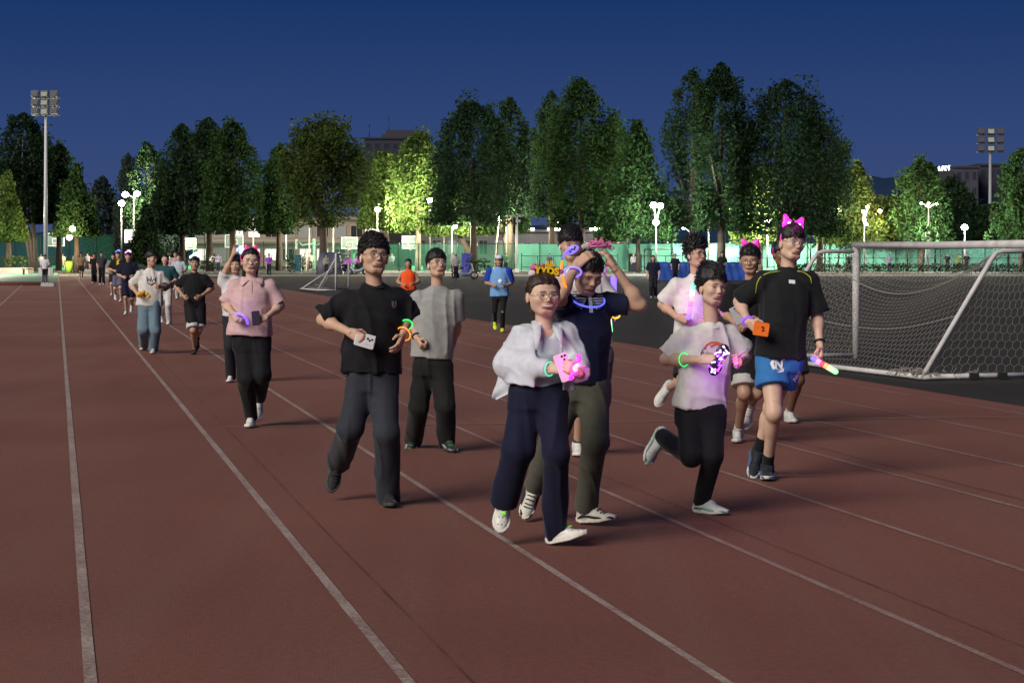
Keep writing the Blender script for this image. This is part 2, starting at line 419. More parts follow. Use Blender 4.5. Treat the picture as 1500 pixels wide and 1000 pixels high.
def shoe(parent, ankle, toe_dir, up, s, spec, h, yaw_only=False):
    """a trainer: upper, and as its child the sole"""
    y = unit(toe_dir); z = unit(np.asarray(up, float) - y * (np.asarray(up, float) @ y)); x = np.cross(y, z); R = np.stack([x, y, z], 1)
    o = np.asarray(ankle, float) - z * .085 * s - y * .062 * s           # heel point on the sole plane
    yy = np.array([-.012, 0, .02, .06, .11, .16, .20, .235, .262, .276]) * s
    wi = np.array([.012, .026, .034, .035, .036, .043, .046, .040, .026, .010]) * s * spec.get('wide', 1.)
    hi = np.array([.050, .075, .085, .083, .078, .066, .056, .050, .042, .026]) * s * spec.get('high', 1.)
    xc = np.array([0, 0, 0, 0, 0, 0, 0, 0, 0, 0]) * s
    def up_fn(P):
        q = (P - o) @ R; w = np.interp(q[..., 1], yy, wi); t = np.interp(q[..., 1], yy, hi)
        a = np.abs(q[..., 0]) / w; b = np.maximum(q[..., 2], 0) / t
        f_ = ((a ** 2.4 + b ** 2.4) ** (1 / 2.4) - 1) * np.minimum(w, t) * .8
        return np.maximum(np.maximum(f_, .012 * s - q[..., 2]), np.maximum(yy[0] - q[..., 1], q[..., 1] - yy[-1]))
    def sole_fn(P):
        q = (P - o) @ R; w = np.interp(q[..., 1], yy, wi) * 1.06 + .002 * s
        lift = np.interp(q[..., 1], [.17 * s, .28 * s], [0, .018 * s]) + np.interp(q[..., 1], [-.01 * s, .03 * s], [.012 * s, 0])
        th = spec.get('sole_h', .030) * s
        f_ = np.maximum((np.abs(q[..., 0]) / w - 1) * w * .8, np.maximum(lift - q[..., 2], q[..., 2] - th - lift * .6))
        return np.maximum(f_, np.maximum(yy[0] - .004 * s - q[..., 1], q[..., 1] - yy[-1] - .003 * s))
    c = o + y * .13 * s + z * .05 * s; e = V3(.18, .18, .18) * s
    f = Fld(); f.add(c - e, c + e, up_fn, k=.012)
    f.cone(np.asarray(ankle) - z * .03 * s, np.asarray(ankle) + z * spec.get('collar', .016) * s, .044 * s, .043 * s, k=.03 * s, cut=1.); f.cone(np.asarray(ankle) - z * .01 * s, np.asarray(ankle) + y * .075 * s - z * .02 * s, .036 * s, .024 * s, k=.03 * s)
    V, Q = f.mesh(h); V0, Q0 = V, Q
    ob = mk('shoe', V, Q, cloth(spec['col'], .6) if not spec.get('gloss') else mat('moulded_foam', spec['col'], .35, .05), parent)
    f = Fld(); f.add(c - e, c + e, sole_fn, k=0.0); V, Q = f.mesh(h)
    mk('sole', V, Q, mat('rubber', spec.get('sole', (.6, .6, .58)), .6, .08), ob)
    sbv = BVHTree.FromPolygons([tuple(v) for v in V0], [tuple(int(i) for i in q) for q in Q0])
    def onto(p, d_, off):
        r_ = sbv.ray_cast(Vector(p - d_ * .2), Vector(d_)); return np.array(r_[0]) - d_ * off if r_[0] is not None else p
    if spec.get('lace'):
        m = MB()
        for i in range(5):
            t = (.115 + i * .022) * s; w = .026 * s
            m.tube([onto(o + y * (t + .006 * s * (1 - abs(q))) + x * w * q + z * .05 * s, -z, .001) for q in (-1, -.5, 0, .5, 1)], .0044 * s, 0, 6)
        m.build('laces', cloth(spec['lace']), ob)
    if spec.get('panel'):
        m = MB()
        for sx in (-1, 1):
            for P in ([(.02, .030), (.06, .045), (.10, .040), (.15, .030), (.20, .026)], [(.225, .030), (.25, .030), (.268, .022)]):
                pts = [onto(o + y * t * s + z * zz * s, -x * sx, .0005) for t, zz in P]
                m.tube(pts, [.010 * s, .018 * s, .014 * s, .016 * s, .010 * s][:len(pts)], 0, 8, flat=.45)
        m.build('side_panel', cloth(spec['panel']), ob)
    if spec.get('spots'):
        m = MB()
        for i in range(9):
            t = (.14 + .09 * (i % 3) / 2) * s; xx = (-.022 + .022 * (i // 3)) * s
            zz = np.interp(t, yy, hi) * (1 - abs(xx / (.046 * s)) ** 2.4) ** (1 / 2.4)
            m.ell(onto(o + y * t + x * xx + z * .05 * s, -z, .0), V3(.006, .006, .003) * s, R, 0, 8, 5)
        m.build('vent_holes', mat('vent_hole', (.25, .25, .25), .6), ob)
    if spec.get('charm'):
        m = MB(); t = .165 * s; zc = onto(o + y * t + z * .05 * s, -z, .004)
        for i in range(5):
            a = i * 1.2566; m.ell(zc + y * (.012 * s * math.sin(a)) + x * (.012 * s * math.cos(a)), V3(.006, .006, .004) * s, R, 0, 8, 5)
        m.ell(zc, V3(.008, .008, .005) * s, R, 0, 8, 5)
        m.build('star_charm', glow('green_charm', spec['charm'], .35, spec['charm']), ob)
    return ob

def decal(parent, name, garment, V, Fc, m, n, off=.003, mats=None):
    """lay a flat printed shape on the cloth: each vertex goes along -n to the garment and 3 mm off it"""
    gv, gq = garment
    bv = BVHTree.FromPolygons([tuple(v) for v in gv], [tuple(int(i) for i in q) for q in gq])
    out = []; d = Vector(-np.asarray(n))
    for v in V:
        r = bv.ray_cast(Vector(v + np.asarray(n) * .5), d)
        out.append(np.array(r[0]) + np.asarray(n) * off if r[0] is not None else np.asarray(v, float))
    return mk(name, np.array(out), Fc, m, parent, smooth=False)
def text_mesh(txt, size, bold=0., extrude=0., grid=0.):
    cu = bpy.data.curves.new('lettering', 'FONT'); cu.body = txt; cu.size = size; cu.align_x = 'CENTER'; cu.align_y = 'CENTER'; cu.offset = bold; cu.extrude = extrude; cu.resolution_u = 2
    o = bpy.data.objects.new('lettering', cu); COL.objects.link(o); dg = bpy.context.evaluated_depsgraph_get()
    me = bpy.data.meshes.new_from_object(o.evaluated_get(dg)); V = np.array([v.co[:] for v in me.vertices]); Fc = [tuple(p.vertices) for p in me.polygons]
    bpy.data.objects.remove(o); bpy.data.curves.remove(cu); bpy.data.meshes.remove(me)
    return V, Fc

def person(p):
    Y0 = p['Y']; lod = p.get('lod', 0); J = lambda k: W(p[k][0], p[k][1], Y0 + (p[k][2] if len(p[k]) > 2 else 0))
    rng = np.random.default_rng(abs(hash(p['label'])) % 1000 if False else sum(map(ord, p['label'])))
    hh = (.0105, .019, .04)[lod]; hd = (.0042, .009, .022)[lod]
    s = p.get('s', 1.); sk = skin(SKIN[p.get('skin', 'mid')])
    root = thing('person', GX(p['foot'], Y0), p['label'], 'person', p.get('group'))
    mats_ = [sk, EYEW, IRIS, LASH, LIP, TEETH, NAIL]; B = MB()
    neck, sa, sb, ha, hb = J('neck'), J('sa'), J('sb'), J('ha'), J('hb')
    hc = (ha + hb) / 2; u = unit(neck - hc); r = unit(sb - sa); n = unit(np.cross(r, u)); r = np.cross(u, n)
    # ---- head
    hx = p['head']; O = W(hx[0], hx[1], Y0 + hx[2]); yaw, pitch, roll = hx[3:6]; R = rot_head(yaw, pitch, roll); hs = s * p.get('hs', 1.); wide = p.get('wide', 1.) * 1.06
    nbl = ((neck - u * .02 - n * -.0) - O) @ R / hs
    V, Q = head_mesh(hs, wide, nbl, hd / hs, lod < 2, p.get('jaw', 1.), p.get('neckr', .047))
    loc = MB()
    if lod == 0: face_bits(loc, V, Q, p.get('smile', .2), p.get('brow', 0.), p.get('gaze', 0.), p.get('squint', 1.))
    if lod == 1: face_bits(loc, V, Q, .2)
    toW = lambda A: np.asarray(A) * hs @ R.T + O
    B.add(toW(V), Q.tolist(), 0, True)
    if loc.V:
        LV = toW(np.concatenate(loc.V)); B.V.append(LV); B.F += [tuple(i + B.n for i in f) for f in loc.F]; B.M += loc.M; B.SM += loc.SM; B.n += len(LV)
    # ---- limbs and trunk in skin
    ea, eb, wa, wb = J('ea'), J('eb'), J('wa'), J('wb'); ka, kb = J('ka'), J('kb')
    f = Fld()
    f.loft([hc, hc + (neck - hc) * .5, hc + (neck - hc) * .82, neck - u * .015], np.array([.12, .115, .118, .066]) * s, np.array([.08, .08, .072, .05]) * s, r, n, k=.02)
    for (sh, el, wr) in ((sa, ea, wa), (sb, eb, wb)):
        f.cone(sh - u * .03 * s - r * (np.dot(sh - neck, r)) * .10, el, .040 * s, .040 * s, k=.03); f.cone(el, wr, .039 * s, .0265 * s, k=.025)
        f.ell(el + (wr - el) * .28, V3(.041, .041, .041) * s, k=.04)
    V, Q = f.mesh(hh * .9); B.add(V, Q.tolist(), 0, True)
    f = Fld(); feet = []
    for side, hip, kn in (('a', ha, ka), ('b', hb, kb)):
        ft = p['f' + side]
        if ft[0] == 'flat':                  # ball of the foot on the track at (px, py), toes turned by yaw
            g = G(ft[1], ft[2]); a = R_(ft[3]); d = V3(math.sin(a), -math.cos(a), 0); up = V3(0, 0, 1)
            if len(ft) > 4: up = unit(V3(0, 0, 1) + d * math.tan(R_(ft[4]))); d = unit(d - up * (d @ up))
            an = g - d * .10 * s + up * .088 * s
            if len(ft) > 4: an = an + V3(0, 0, .012 + .10 * abs(math.sin(R_(ft[4]))) * (1. if ft[4] < 0 else .0))
        else:
            an = W(ft[1], ft[2], Y0 + ft[3]); t = W(ft[4], ft[5], Y0 + ft[6]); d = unit(t - an)
            up = unit(kn - an)
            if abs(up @ d) > .93: up = unit(up + n * .6)
            z = unit(up - d * (up @ d)); d = unit(d)
            up = z
        feet.append((an, d, up))
        f.cone(hip, kn, .088 * s, .055 * s, k=.04); f.cone(kn, an, .050 * s, .036 * s, k=.03)
        sh = unit(an - kn); bk = unit(-n - sh * (-n @ sh)) if abs(n @ sh) < .95 else u
        f.ell(kn + (an - kn) * .30 + bk * .016 * s, V3(.050, .050, .085) * s, np.stack([unit(np.cross(sh, bk)), bk, sh], 1), k=.03)
        f.ell(kn - bk * .01 * s, V3(.05, .05, .055) * s, k=.03)
        f.cone(an, an + d * .10 * s - up * .04 * s, .034 * s, .026 * s, k=.02)
    V, Q = f.mesh(hh); B.add(V, Q.tolist(), 0, True)
    # ---- hands
    for side, el, wr in (('a', ea, wa), ('b', eb, wb)):
        hp = p.get('hand_' + side)
        if lod == 2:
            f = Fld(); f.ell(wr + unit(wr - el) * .07, (.05, .05, .05)); V, Q = f.mesh(.03); B.add(V, Q.tolist(), 0, True); continue
        hp = hp or {}
        td = np.asarray(hp.get('dir', wr - el), float); pn = np.asarray(hp.get('palm', -n * 0 + (V3(1, 0, 0) if side == 'a' else V3(-1, 0, 0))), float)
        th = np.asarray(hp.get('thumb', V3(0, -.6, .8)), float)
        V, Q = hand_fld(wr, td, pn, th, hp.get('curl', .75), s * .98, lod == 0).mesh((.0042, .0085)[lod]); B.add(V, Q.tolist(), 0, True)
    B.build('body', mats_, root)
    out = dict(root=root, R=R, O=O, hs=hs, n=n, u=u, r=r, wide=wide, toW=toW, neck=neck, wa=wa, wb=wb, ea=ea, eb=eb, feet=feet, Y0=Y0)
    # ---- hair
    hr = p['hair']
    if hr:
        V, Fc = hair_mesh(hs, wide, hr, (.0065, .012, .025)[lod], rng) if lod < 2 else hair_mesh(hs, wide, dict(hr, locks=0), .022, rng)
        mk('hair', toW(V), Fc, HAIRB if hr.get('brown') else HAIRM, root)
    # ---- trousers or shorts
    b = p['bottom']; f = Fld(); fl = b.get('flat', .74)
    wv = np.array([.150, .165, .155]) * s * b.get('hipw', 1.)
    f.loft([hc + u * b.get('waist', .08) * s, hc + u * .02, hc - u * .08 * s], wv, np.array([.105, .118, .11]) * s * b.get('hipd', 1.), r, n, k=.05)
    for side, hip, kn, (an, d, up) in (('a', ha, ka, feet[0]), ('b', hb, kb, feet[1])):
        t, k_, e = (x * s for x in b['r' + side] if True) if ('r' + side) in b else (x * s for x in b['r'])
        if b['kind'] == 'long':
            f.cone(hip, kn, t, k_, k=.05); f.cone(kn, an + unit(an - kn) * .045 * s, k_, e, k=.025, cut=b.get('end', .97))
        else: f.cone(hip, kn, t, e, k=.03, cut=b.get('end', .8))
    V, Q = f.mesh(hh * .95)
    if lod < 2:
        V = folds(V, Q, b.get('amp', .009) * .8, (11, 3, 1.9), seed=rng.uniform(0, 20), twist=.12)
    bt = mk('trousers' if b['kind'] == 'long' else 'shorts', V, Q, cloth(b['col'], .8), root); out['bottom'] = (V, Q); out['bottom_obj'] = bt
    if b.get('cuff'):
        m = MB()
        for hip, kn, (an, d, up) in ((ha, ka, feet[0]), (hb, kb, feet[1])):
            f2 = Fld(); a0 = hip + (kn - hip) * (b.get('end', .8) - .1); a1 = hip + (kn - hip) * (b.get('end', .8) + .10)
            rr = b['r'][2] * s * .97; f2.cone(a0, a1, rr * .97, rr, cut=1.); v, q = f2.mesh(hh); m.add(v, q.tolist(), 0, True)
        m.build('lining', cloth(b['cuff']), bt)
    # ---- shirt
    t = p['top']; f = Fld(); hem = W(t['hem'][0], t['hem'][1], Y0 + (t['hem'][2] if len(t['hem']) > 2 else 0))
    L = np.linalg.norm(neck - hem); hw = t['hw']; cw = t['cw']; dp = t.get('depth', .135) * s
    sw = np.linalg.norm(sb - sa) / 2 + .012
    fr = np.array([0, .12, .35, .62, .78, .86, .93, .975, 1.02]); mid = (sa + sb) / 2
    ax = [hem + (neck - hem) * q for q in fr]
    chin = t.get('chest', 0.)
    wl = np.array([hw, hw * .985, (hw + cw) / 2 * .97, cw, min(cw, sw * 1.0), sw * .84, sw * .52, .078 * s, .056 * s])
    dl = np.array([dp * 1.0, dp * 1.0, dp * .98 + t.get('belly', 0), dp * .98 + chin, dp * .84 + chin * .5, dp * .72, dp * .58, .068 * s, .054 * s])
    f.loft(ax, wl, dl, r, n, k=.03, e=2.25)
    for sh, el, wr in ((sa, ea, wa), (sb, eb, wb)):
        r0, r1 = t['sr'][0] * s, t['sr'][1] * s; inn = sh - r * (np.dot(sh - mid, r)) * .22 - u * .012
        if t.get('long'):
            f.cone(inn, el, r0, r1, k=.045); f.cone(el, wr, r1, t['sr'][2] * s, k=.05, cut=t.get('send', .93))
        elif not t.get('vest'):
            f.cone(neck - u * .05 * s, sh, .038 * s, r0 * .80, k=.05); f.cone(sh - u * .012 * s, el, r0 * .90, r1, k=.05, cut=t.get('send', .8))
    if t.get('scoop'): f.ell(neck + n * .11 - u * .01, (.062, .08, .075), k=.01, op='s')
    V, Q = f.mesh(hh)
    if lod < 2:
        sd = rng.uniform(0, 20); am = t.get('amp', .011)
        V = folds(V, Q, am * 1.0, (10, 10, 1.8), seed=sd, twist=.10); V = folds(V, Q, am * .40, (5, 5, 6), seed=sd + 3, twist=.25)
    nm = t.get('name', 'shirt'); st = mk(nm, V, Q, t['mat'] if 'mat' in t else cloth(t['col'], .85), root); out['top'] = (V, Q); out['top_obj'] = st
    if lod < 2 and t.get('rib', True):      # ribbed collar
        m = MB(); c0 = neck - u * .008 * s; k_ = 20
        pts = [c0 + (r * math.cos(a) * .066 + n * (math.sin(a) * .063) - u * .016 * max(0, math.sin(a))) * s for a in np.linspace(0, 2 * math.pi, k_, endpoint=False)]
        m.tube(pts, .0085 * s, 0, 8, closed=True, flat=1.3); m.build('collar', cloth(t.get('ribcol', t.get('col', (.5, .5, .5)))), st)
    # ---- shoes and socks
    for i, (an, d, up) in enumerate(feet):
        sp = p['shoes']; kn = (ka, kb)[i]
        shoe(root, an, d, up, s * sp.get('s', 1.), sp, (.0055, .012, .03)[lod])
        if sp.get('sock', (.05, .05, .05)):
            f = Fld(); f.cone(an - unit(kn - an) * .02, an + unit(kn - an) * sp.get('sock_h', .07), .040 * s, .043 * s, cut=1.); V, Q = f.mesh(hh); mk('sock', V, Q, cloth(sp.get('sock', (.05, .05, .05))), root)
    if p.get('glasses'):
        m = MB(); gm = METAL_D if p['glasses'] == 'dark' else METAL_S
        for sx in (-1, 1):
            rim = [(sx * .033 + .0235 * np.sign(math.cos(a)) * abs(math.cos(a)) ** .75, .101 - abs(sx * .033 + .0235 * math.cos(a)) * .12, -.003 + .019 * np.sign(math.sin(a)) * abs(math.sin(a)) ** .75) for a in np.linspace(0, 2 * math.pi, 18, endpoint=False)]
            m.tube(toW(rim), .0017 * hs, 0, 6, closed=True)
            m.tube(toW([(sx * .0565, .094, .004), (sx * .074 * wide, .06, .005), (sx * .082 * wide, -.005, .006), (sx * .080 * wide, -.018, -.012)]), .0015 * hs, 0, 6)
        m.tube(toW([(-.010, .0995, .002), (0, .102, .005), (.010, .0995, .002)]), .0015 * hs, 0, 6)
        m.build('glasses', gm, root)
    return out

def ring_on(out, name, a, b, t, r, tube, m, parent=None, tilt=0.):
    """a band worn round a limb: centre at a + t (b - a), radius r"""
    c = a + (b - a) * t; ax = unit(b - a); x = unit(np.cross(ax, V3(.3, .2, 1))); y = np.cross(ax, x)
    mb = MB(); mb.tube([c + x * r * math.cos(q) + y * r * math.sin(q) + ax * tilt * math.cos(q) for q in np.linspace(0, 2 * math.pi, 24, endpoint=False)], tube, 0, 8, closed=True)
    return mb.build(name, m, parent or out['root'])
def headband(out, m, y0=-.005, lift=.012):
    """hair hoop over the crown, ear to ear"""
    mb = MB(); pts = [((.082 * out['wide'] + lift) * math.cos(a), y0, .03 + (.092 + lift) * math.sin(a) ) for a in np.linspace(-.35, math.pi + .35, 20)]
    mb.tube(out['toW'](pts), .006 * out['hs'], 0, 8, flat=.6); return mb.build('headband', m, out['root'])
# ------------------------------------------------------------------ the runners
RUNNERS = 'runners on the track'
GREYT = (.30, .30, .29); WHITET = (.67, .65, .62); BLACK = (.011, .011, .013)
LOOKS = dict(
 long=lambda c, r=(.095, .082, .075), end=1.0, **k: dict(kind='long', col=c, r=r, end=end, **k),
 short=lambda c, r=(.10, .1, .115), end=.85, **k: dict(kind='short', col=c, r=r, end=end, **k))
WHITE_SHOE = dict(col=(.62, .61, .58), sole=(.68, .67, .62), lace=(.6, .6, .58))
BLACK_SHOE = dict(col=(.02, .02, .022), sole=(.04, .04, .04))
HS = dict(short=dict(vol=.020, front=.058, len=.04, locks=420, sweep=(.2, .6, .1)))

man_black = person(dict(label='man in loose black t-shirt and dark grey trousers running with a white phone in hand', group=RUNNERS, foot=560, Y=13.29,
 head=(548, 376, -.03, 24, 9, 4), hs=1.07, neck=(549, 417, 0), sa=(508, 436, -.03), sb=(583, 436, .06), ea=(473, 468, -.02), wa=(513, 487, -.24), eb=(595, 464, .12), wb=(591, 490, -.06),
 ha=(530, 552, 0), hb=(560, 552, 0), ka=(514, 626, -.12), kb=(566, 634, -.14), fa=('air', 496, 674, .32, 490, 700, .27), fb=('flat', 571, 742, 12),
 hair=dict(vol=.026, front=.052, len=.055, locks=560, sweep=(.9, .35, .2), out=.3, thick=.009),
 top=dict(name='t_shirt', col=BLACK, hem=(543, 545), hw=.205, cw=.20, depth=.15, sr=(.066, .100), send=.93, amp=.021),
 bottom=dict(kind='long', col=(.030, .033, .043), r=(.092, .088, .082), end=1.05, amp=.015),
 shoes=dict(col=(.022, .022, .024), sole=(.05, .05, .05), lace=(.03, .03, .03)), glasses='dark', hand_a=dict(dir=(.75, -.25, -.4), palm=(.2, .9, -.2), thumb=(0, -.2, 1), curl=.6),
 hand_b=dict(dir=(-.25, -.5, -.7), palm=(-.8, .2, 0), thumb=(0, -.8, .6), curl=.35), skin='mid', smile=.05))

man_grey = person(dict(label='young man in grey t-shirt and black trousers looking up to the side, earbuds in', group=RUNNERS, foot=635, Y=16.94,
 head=(640, 388, -.02, 26, 14, 2), hs=.98, neck=(641, 420, 0), sa=(611, 435, -.02), sb=(669, 434, .03), ea=(604, 470, .05), wa=(611, 496, -.12), eb=(669, 476, .06), wb=(663, 506, .20),
 ha=(622, 536, 0), hb=(645, 536, 0), ka=(613, 596, .04), kb=(652, 595, -.10), fa=('air', 607, 640, .38, 602, 652, .30), fb=('flat', 659, 662, 22, 8),
 hair=dict(vol=.022, front=.050, len=.038, locks=420, sweep=(.25, .7, -.2), out=.3), s=.98,
 top=dict(name='t_shirt', col=GREYT, hem=(632, 524), hw=.185, cw=.185, depth=.13, sr=(.062, .082), send=.82, amp=.011),
 bottom=dict(kind='long', col=(.013, .012, .013), r=(.095, .088, .080), end=1.05, amp=.012),
 shoes=dict(col=(.02, .025, .024), sole=(.05, .05, .05), lace=(.05, .2, .1), panel=(.25, .25, .25)), glasses='silver', hand_a=dict(dir=(.35, -.5, -.6), palm=(.9, .2, 0), curl=1.1), skin='mid', smile=.05, wide=.95))  # green glow on the toe is put into the lace colour

man_polo = person(dict(label='man in navy polo shirt with striped collar, both hands raised to his head', group=RUNNERS, foot=860, Y=12.29,
 head=(861, 401, -.05, 24, -24, 3), hs=1.02, neck=(858, 434, 0), sa=(823, 446, -.03), sb=(893, 442, .04), ea=(820, 432, -.26), wa=(844, 390, -.16), eb=(938, 446, .02), wb=(902, 394, -.03),
 ha=(838, 565, 0), hb=(869, 565, 0), ka=(808, 648, -.08), kb=(871, 648, -.16), fa=('air', 783, 712, .30, 773, 744, .20), fb=('flat', 880, 770, 55, -6),
 hair=dict(vol=.014, front=.060, len=.04, locks=460, sweep=(.2, .8, .1), out=.2),
 top=dict(name='polo_shirt', col=(.008, .010, .035), hem=(851, 562), hw=.165, cw=.180, depth=.135, sr=(.066, .085), send=.62, amp=.012, rib=False),
 bottom=dict(kind='long', col=(.085, .085, .065), r=(.096, .082, .066), end=.92, amp=.016),
 shoes=dict(col=(.55, .53, .47), sole=(.62, .58, .48), lace=(.012, .012, .014), panel=(.02, .02, .024)),
 hand_a=dict(dir=(.62, .2, .60), palm=(.35, .75, -.5), thumb=(-.3, -.5, .6), curl=.38), hand_b=dict(dir=(-.45, .1, .85), palm=(-.8, .4, -.2), thumb=(-.2, -1, 0), curl=.4), skin='mid', smile=.15))

woman_smile = person(dict(label='smiling woman in open white shirt and navy wide trousers, party hairband on', group=RUNNERS, foot=800, Y=11.44,
 head=(796, 433, -.03, 18, 2, 0), hs=1.03, wide=1.17, jaw=1.08, neck=(799, 475, 0), sa=(766, 492, -.02), sb=(829, 488, .04), ea=(743, 532, .02), wa=(804, 540, -.20), eb=(840, 522, .02), wb=(850, 547, -.22),
 ha=(770, 578, 0), hb=(806, 578, 0), ka=(757, 658, -.06), kb=(815, 664, -.14), fa=('air', 740, 728, .10, 735, 773, .00), fb=('flat', 838, 800, 62, -14), s=.94,
 hair=dict(vol=.012, front=.068, len=.02, locks=240, sweep=(0, -.8, 0), out=.05, back=-.08, side=-.05, long=-.10, thick=.006, brown=True),
 top=dict(name='vest_top', col=(.52, .55, .62), hem=(786, 584), hw=.142, cw=.150, depth=.108, sr=(.05, .05), vest=True, chest=.03, amp=.006, rib=False, scoop=True),
 bottom=dict(kind='long', col=(.010, .011, .030), r=(.10, .10, .09), ra=(.100, .098, .090), rb=(.100, .084, .074), end=1.0, amp=.018, hipw=1.05, hipd=1.08, waist=.06),
 shoes=dict(col=(.62, .60, .56), sole=(.64, .62, .57), gloss=True, wide=1.12, high=1.05, spots=True, charm=(.25, .75, .08), sole_h=.036, sock=(.55, .42, .40), sock_h=.03), glasses='silver',
 hand_a=dict(dir=(.9, -.3, .05), palm=(0, .9, -.3), thumb=(0, -.2, 1), curl=.5), hand_b=dict(dir=(-.5, -.3, .3), palm=(-.3, .9, 0), thumb=(-.2, 0, 1), curl=.8), skin='fair', smile=1., squint=.75, gaze=-.4, charm=1))

man_white = person(dict(label='young man in printed white t-shirt, one leg kicked back, holding a lit mask', group=RUNNERS, foot=1035, Y=12.87,
 head=(1043, 421, -.05, 28, 0, 2), hs=1.0, neck=(1043, 474, 0), sa=(1002, 492, -.03), sb=(1066, 489, .05), ea=(976, 526, .0), wa=(1026, 527, -.24), eb=(1092, 520, .10), wb=(1080, 534, -.18),
 ha=(1010, 606, 0), hb=(1042, 606, 0), ka=(1012, 668, -.16), kb=(1044, 668, -.14), fa=('air', 972, 640, .26, 957, 672, .22), fb=('flat', 1046, 753, 48), s=.96,
 hair=dict(vol=.036, front=.062, len=.05, locks=460, sweep=(.5, -.3, .9), out=.3),
 top=dict(name='t_shirt', col=WHITET, hem=(1024, 600), hw=.180, cw=.175, depth=.125, sr=(.062, .085), send=.86, amp=.019),
 bottom=dict(kind='long', col=BLACK, r=(.092, .070, .056), end=.96, amp=.009),
 shoes=dict(col=(.58, .60, .58), sole=(.66, .66, .60), lace=(.6, .6, .6), panel=(.28, .45, .40)),
 hand_a=dict(dir=(.9, -.3, .05), palm=(0, .9, -.3), thumb=(0, -.2, 1), curl=.7), hand_b=dict(dir=(.1, -.7, .3), palm=(-.9, 0, 0), thumb=(0, -.3, 1), curl=1.05), skin='fair', smile=.3, brow=.002))

man_tall = person(dict(label='tall man in black t-shirt and blue basketball shorts, glowing pink bow on his head', group=RUNNERS, foot=1128, Y=14.8,
 head=(1159, 357, -.03, 26, 4, 9), hs=1.02, neck=(1155, 393, 0), sa=(1117, 408, -.03), sb=(1187, 409, .05), ea=(1083, 442, .05), wa=(1096, 472, -.18), eb=(1197, 462, .05), wb=(1201, 505, -.06),
 ha=(1128, 525, 0), hb=(1156, 525, 0), ka=(1134, 604, -.16), kb=(1130, 596, .12), fa=('flat', 1124, 703, -8), fb=('air', 1111, 660, .30, 1106, 686, .18), s=1.06,
 hair=dict(vol=.020, front=.040, len=.04, locks=420, sweep=(.1, .9, -.2), out=.25),
 top=dict(name='t_shirt', col=(.013, .014, .016), hem=(1141, 524), hw=.190, cw=.190, depth=.150, sr=(.066, .092), send=.92, amp=.014),
 bottom=dict(kind='short', col=(.035, .16, .42), r=(.10, .1, .130), end=.52, amp=.013, hipw=1.05),
 shoes=dict(col=(.018, .022, .030), sole=(.55, .55, .55), sock=(.012, .012, .013), sock_h=.13, panel=(.06, .10, .18)), glasses='silver',
 hand_a=dict(dir=(.55, -.45, -.45), palm=(.6, .6, .2), thumb=(.3, -.3, 1), curl=.55), hand_b=dict(dir=(-.05, -.35, -.9), palm=(-.9, -.2, 0), thumb=(-.2, -1, 0), curl=1.0), skin='fair', smile=.0, wide=.96))

man_spiky = person(dict(label='spiky haired man in white t-shirt running behind, a rainbow light stick across his chest', group=RUNNERS, foot=1020, Y=18.2,
 head=(1020, 373, -.03, 36, 6, 0), hs=1.0, neck=(1020, 404, 0), sa=(990, 416, -.03), sb=(1048, 416, .04), ea=(970, 446, .06), wa=(992, 465, -.18), eb=(1056, 450, .06), wb=(1040, 468, -.18),
 ha=(1006, 505, 0), hb=(1030, 505, 0), ka=(1000, 560, -.16), kb=(1030, 562, -.1), fa=('air', 980, 566, .34, 967, 588, .30), fb=('flat', 1032, 640, 10),
 hair=dict(vol=.024, front=.060, len=.075, locks=420, sweep=(-.4, -.1, .35), out=1.6, stiff=.9, thick=.010, mess=.3),
 top=dict(name='t_shirt', col=(.66, .63, .61), hem=(1016, 505), hw=.19, cw=.19, depth=.13, sr=(.064, .085), send=.82, amp=.014),
 bottom=dict(kind='short', col=(.02, .02, .024), r=(.095, .09, .10), end=.85), shoes=dict(WHITE_SHOE, sock=(.5, .5, .5), sock_h=.05), glasses='dark',
 hand_a=dict(dir=(.8, -.3, -.2), palm=(.1, .9, 0), thumb=(.3, 0, 1), curl=1.0), skin='mid', smile=.0))

man_bow = person(dict(label='man in black top with pink bow hairband, half hidden behind the tall runner', group=RUNNERS, foot=1080, Y=17.6,
 head=(1099, 381, -.04, -14, -4, 0), hs=1.0, neck=(1100, 412, 0), sa=(1071, 424, -.03), sb=(1131, 424, .03), ea=(1062, 458, .04), wa=(1078, 474, -.18), eb=(1136, 458, .05), wb=(1112, 470, -.18),
 ha=(1086, 520, 0), hb=(1112, 520, 0), ka=(1090, 575, -.12), kb=(1108, 574, -.05), fa=('flat', 1080, 648, -10), fb=('air', 1099, 594, .30, 1094, 622, .20),
 hair=HS['short'], top=dict(name='t_shirt', col=BLACK, hem=(1099, 520), hw=.185, cw=.19, depth=.13, sr=(.064, .088), send=.86),
 bottom=dict(kind='short', col=(.016, .016, .018), r=(.10, .1, .115), end=.72, cuff=(.45, .44, .42)), shoes=dict(WHITE_SHOE, sock=(.6, .6, .58), sock_h=.09), glasses='silver', skin='tan', smile=.0))

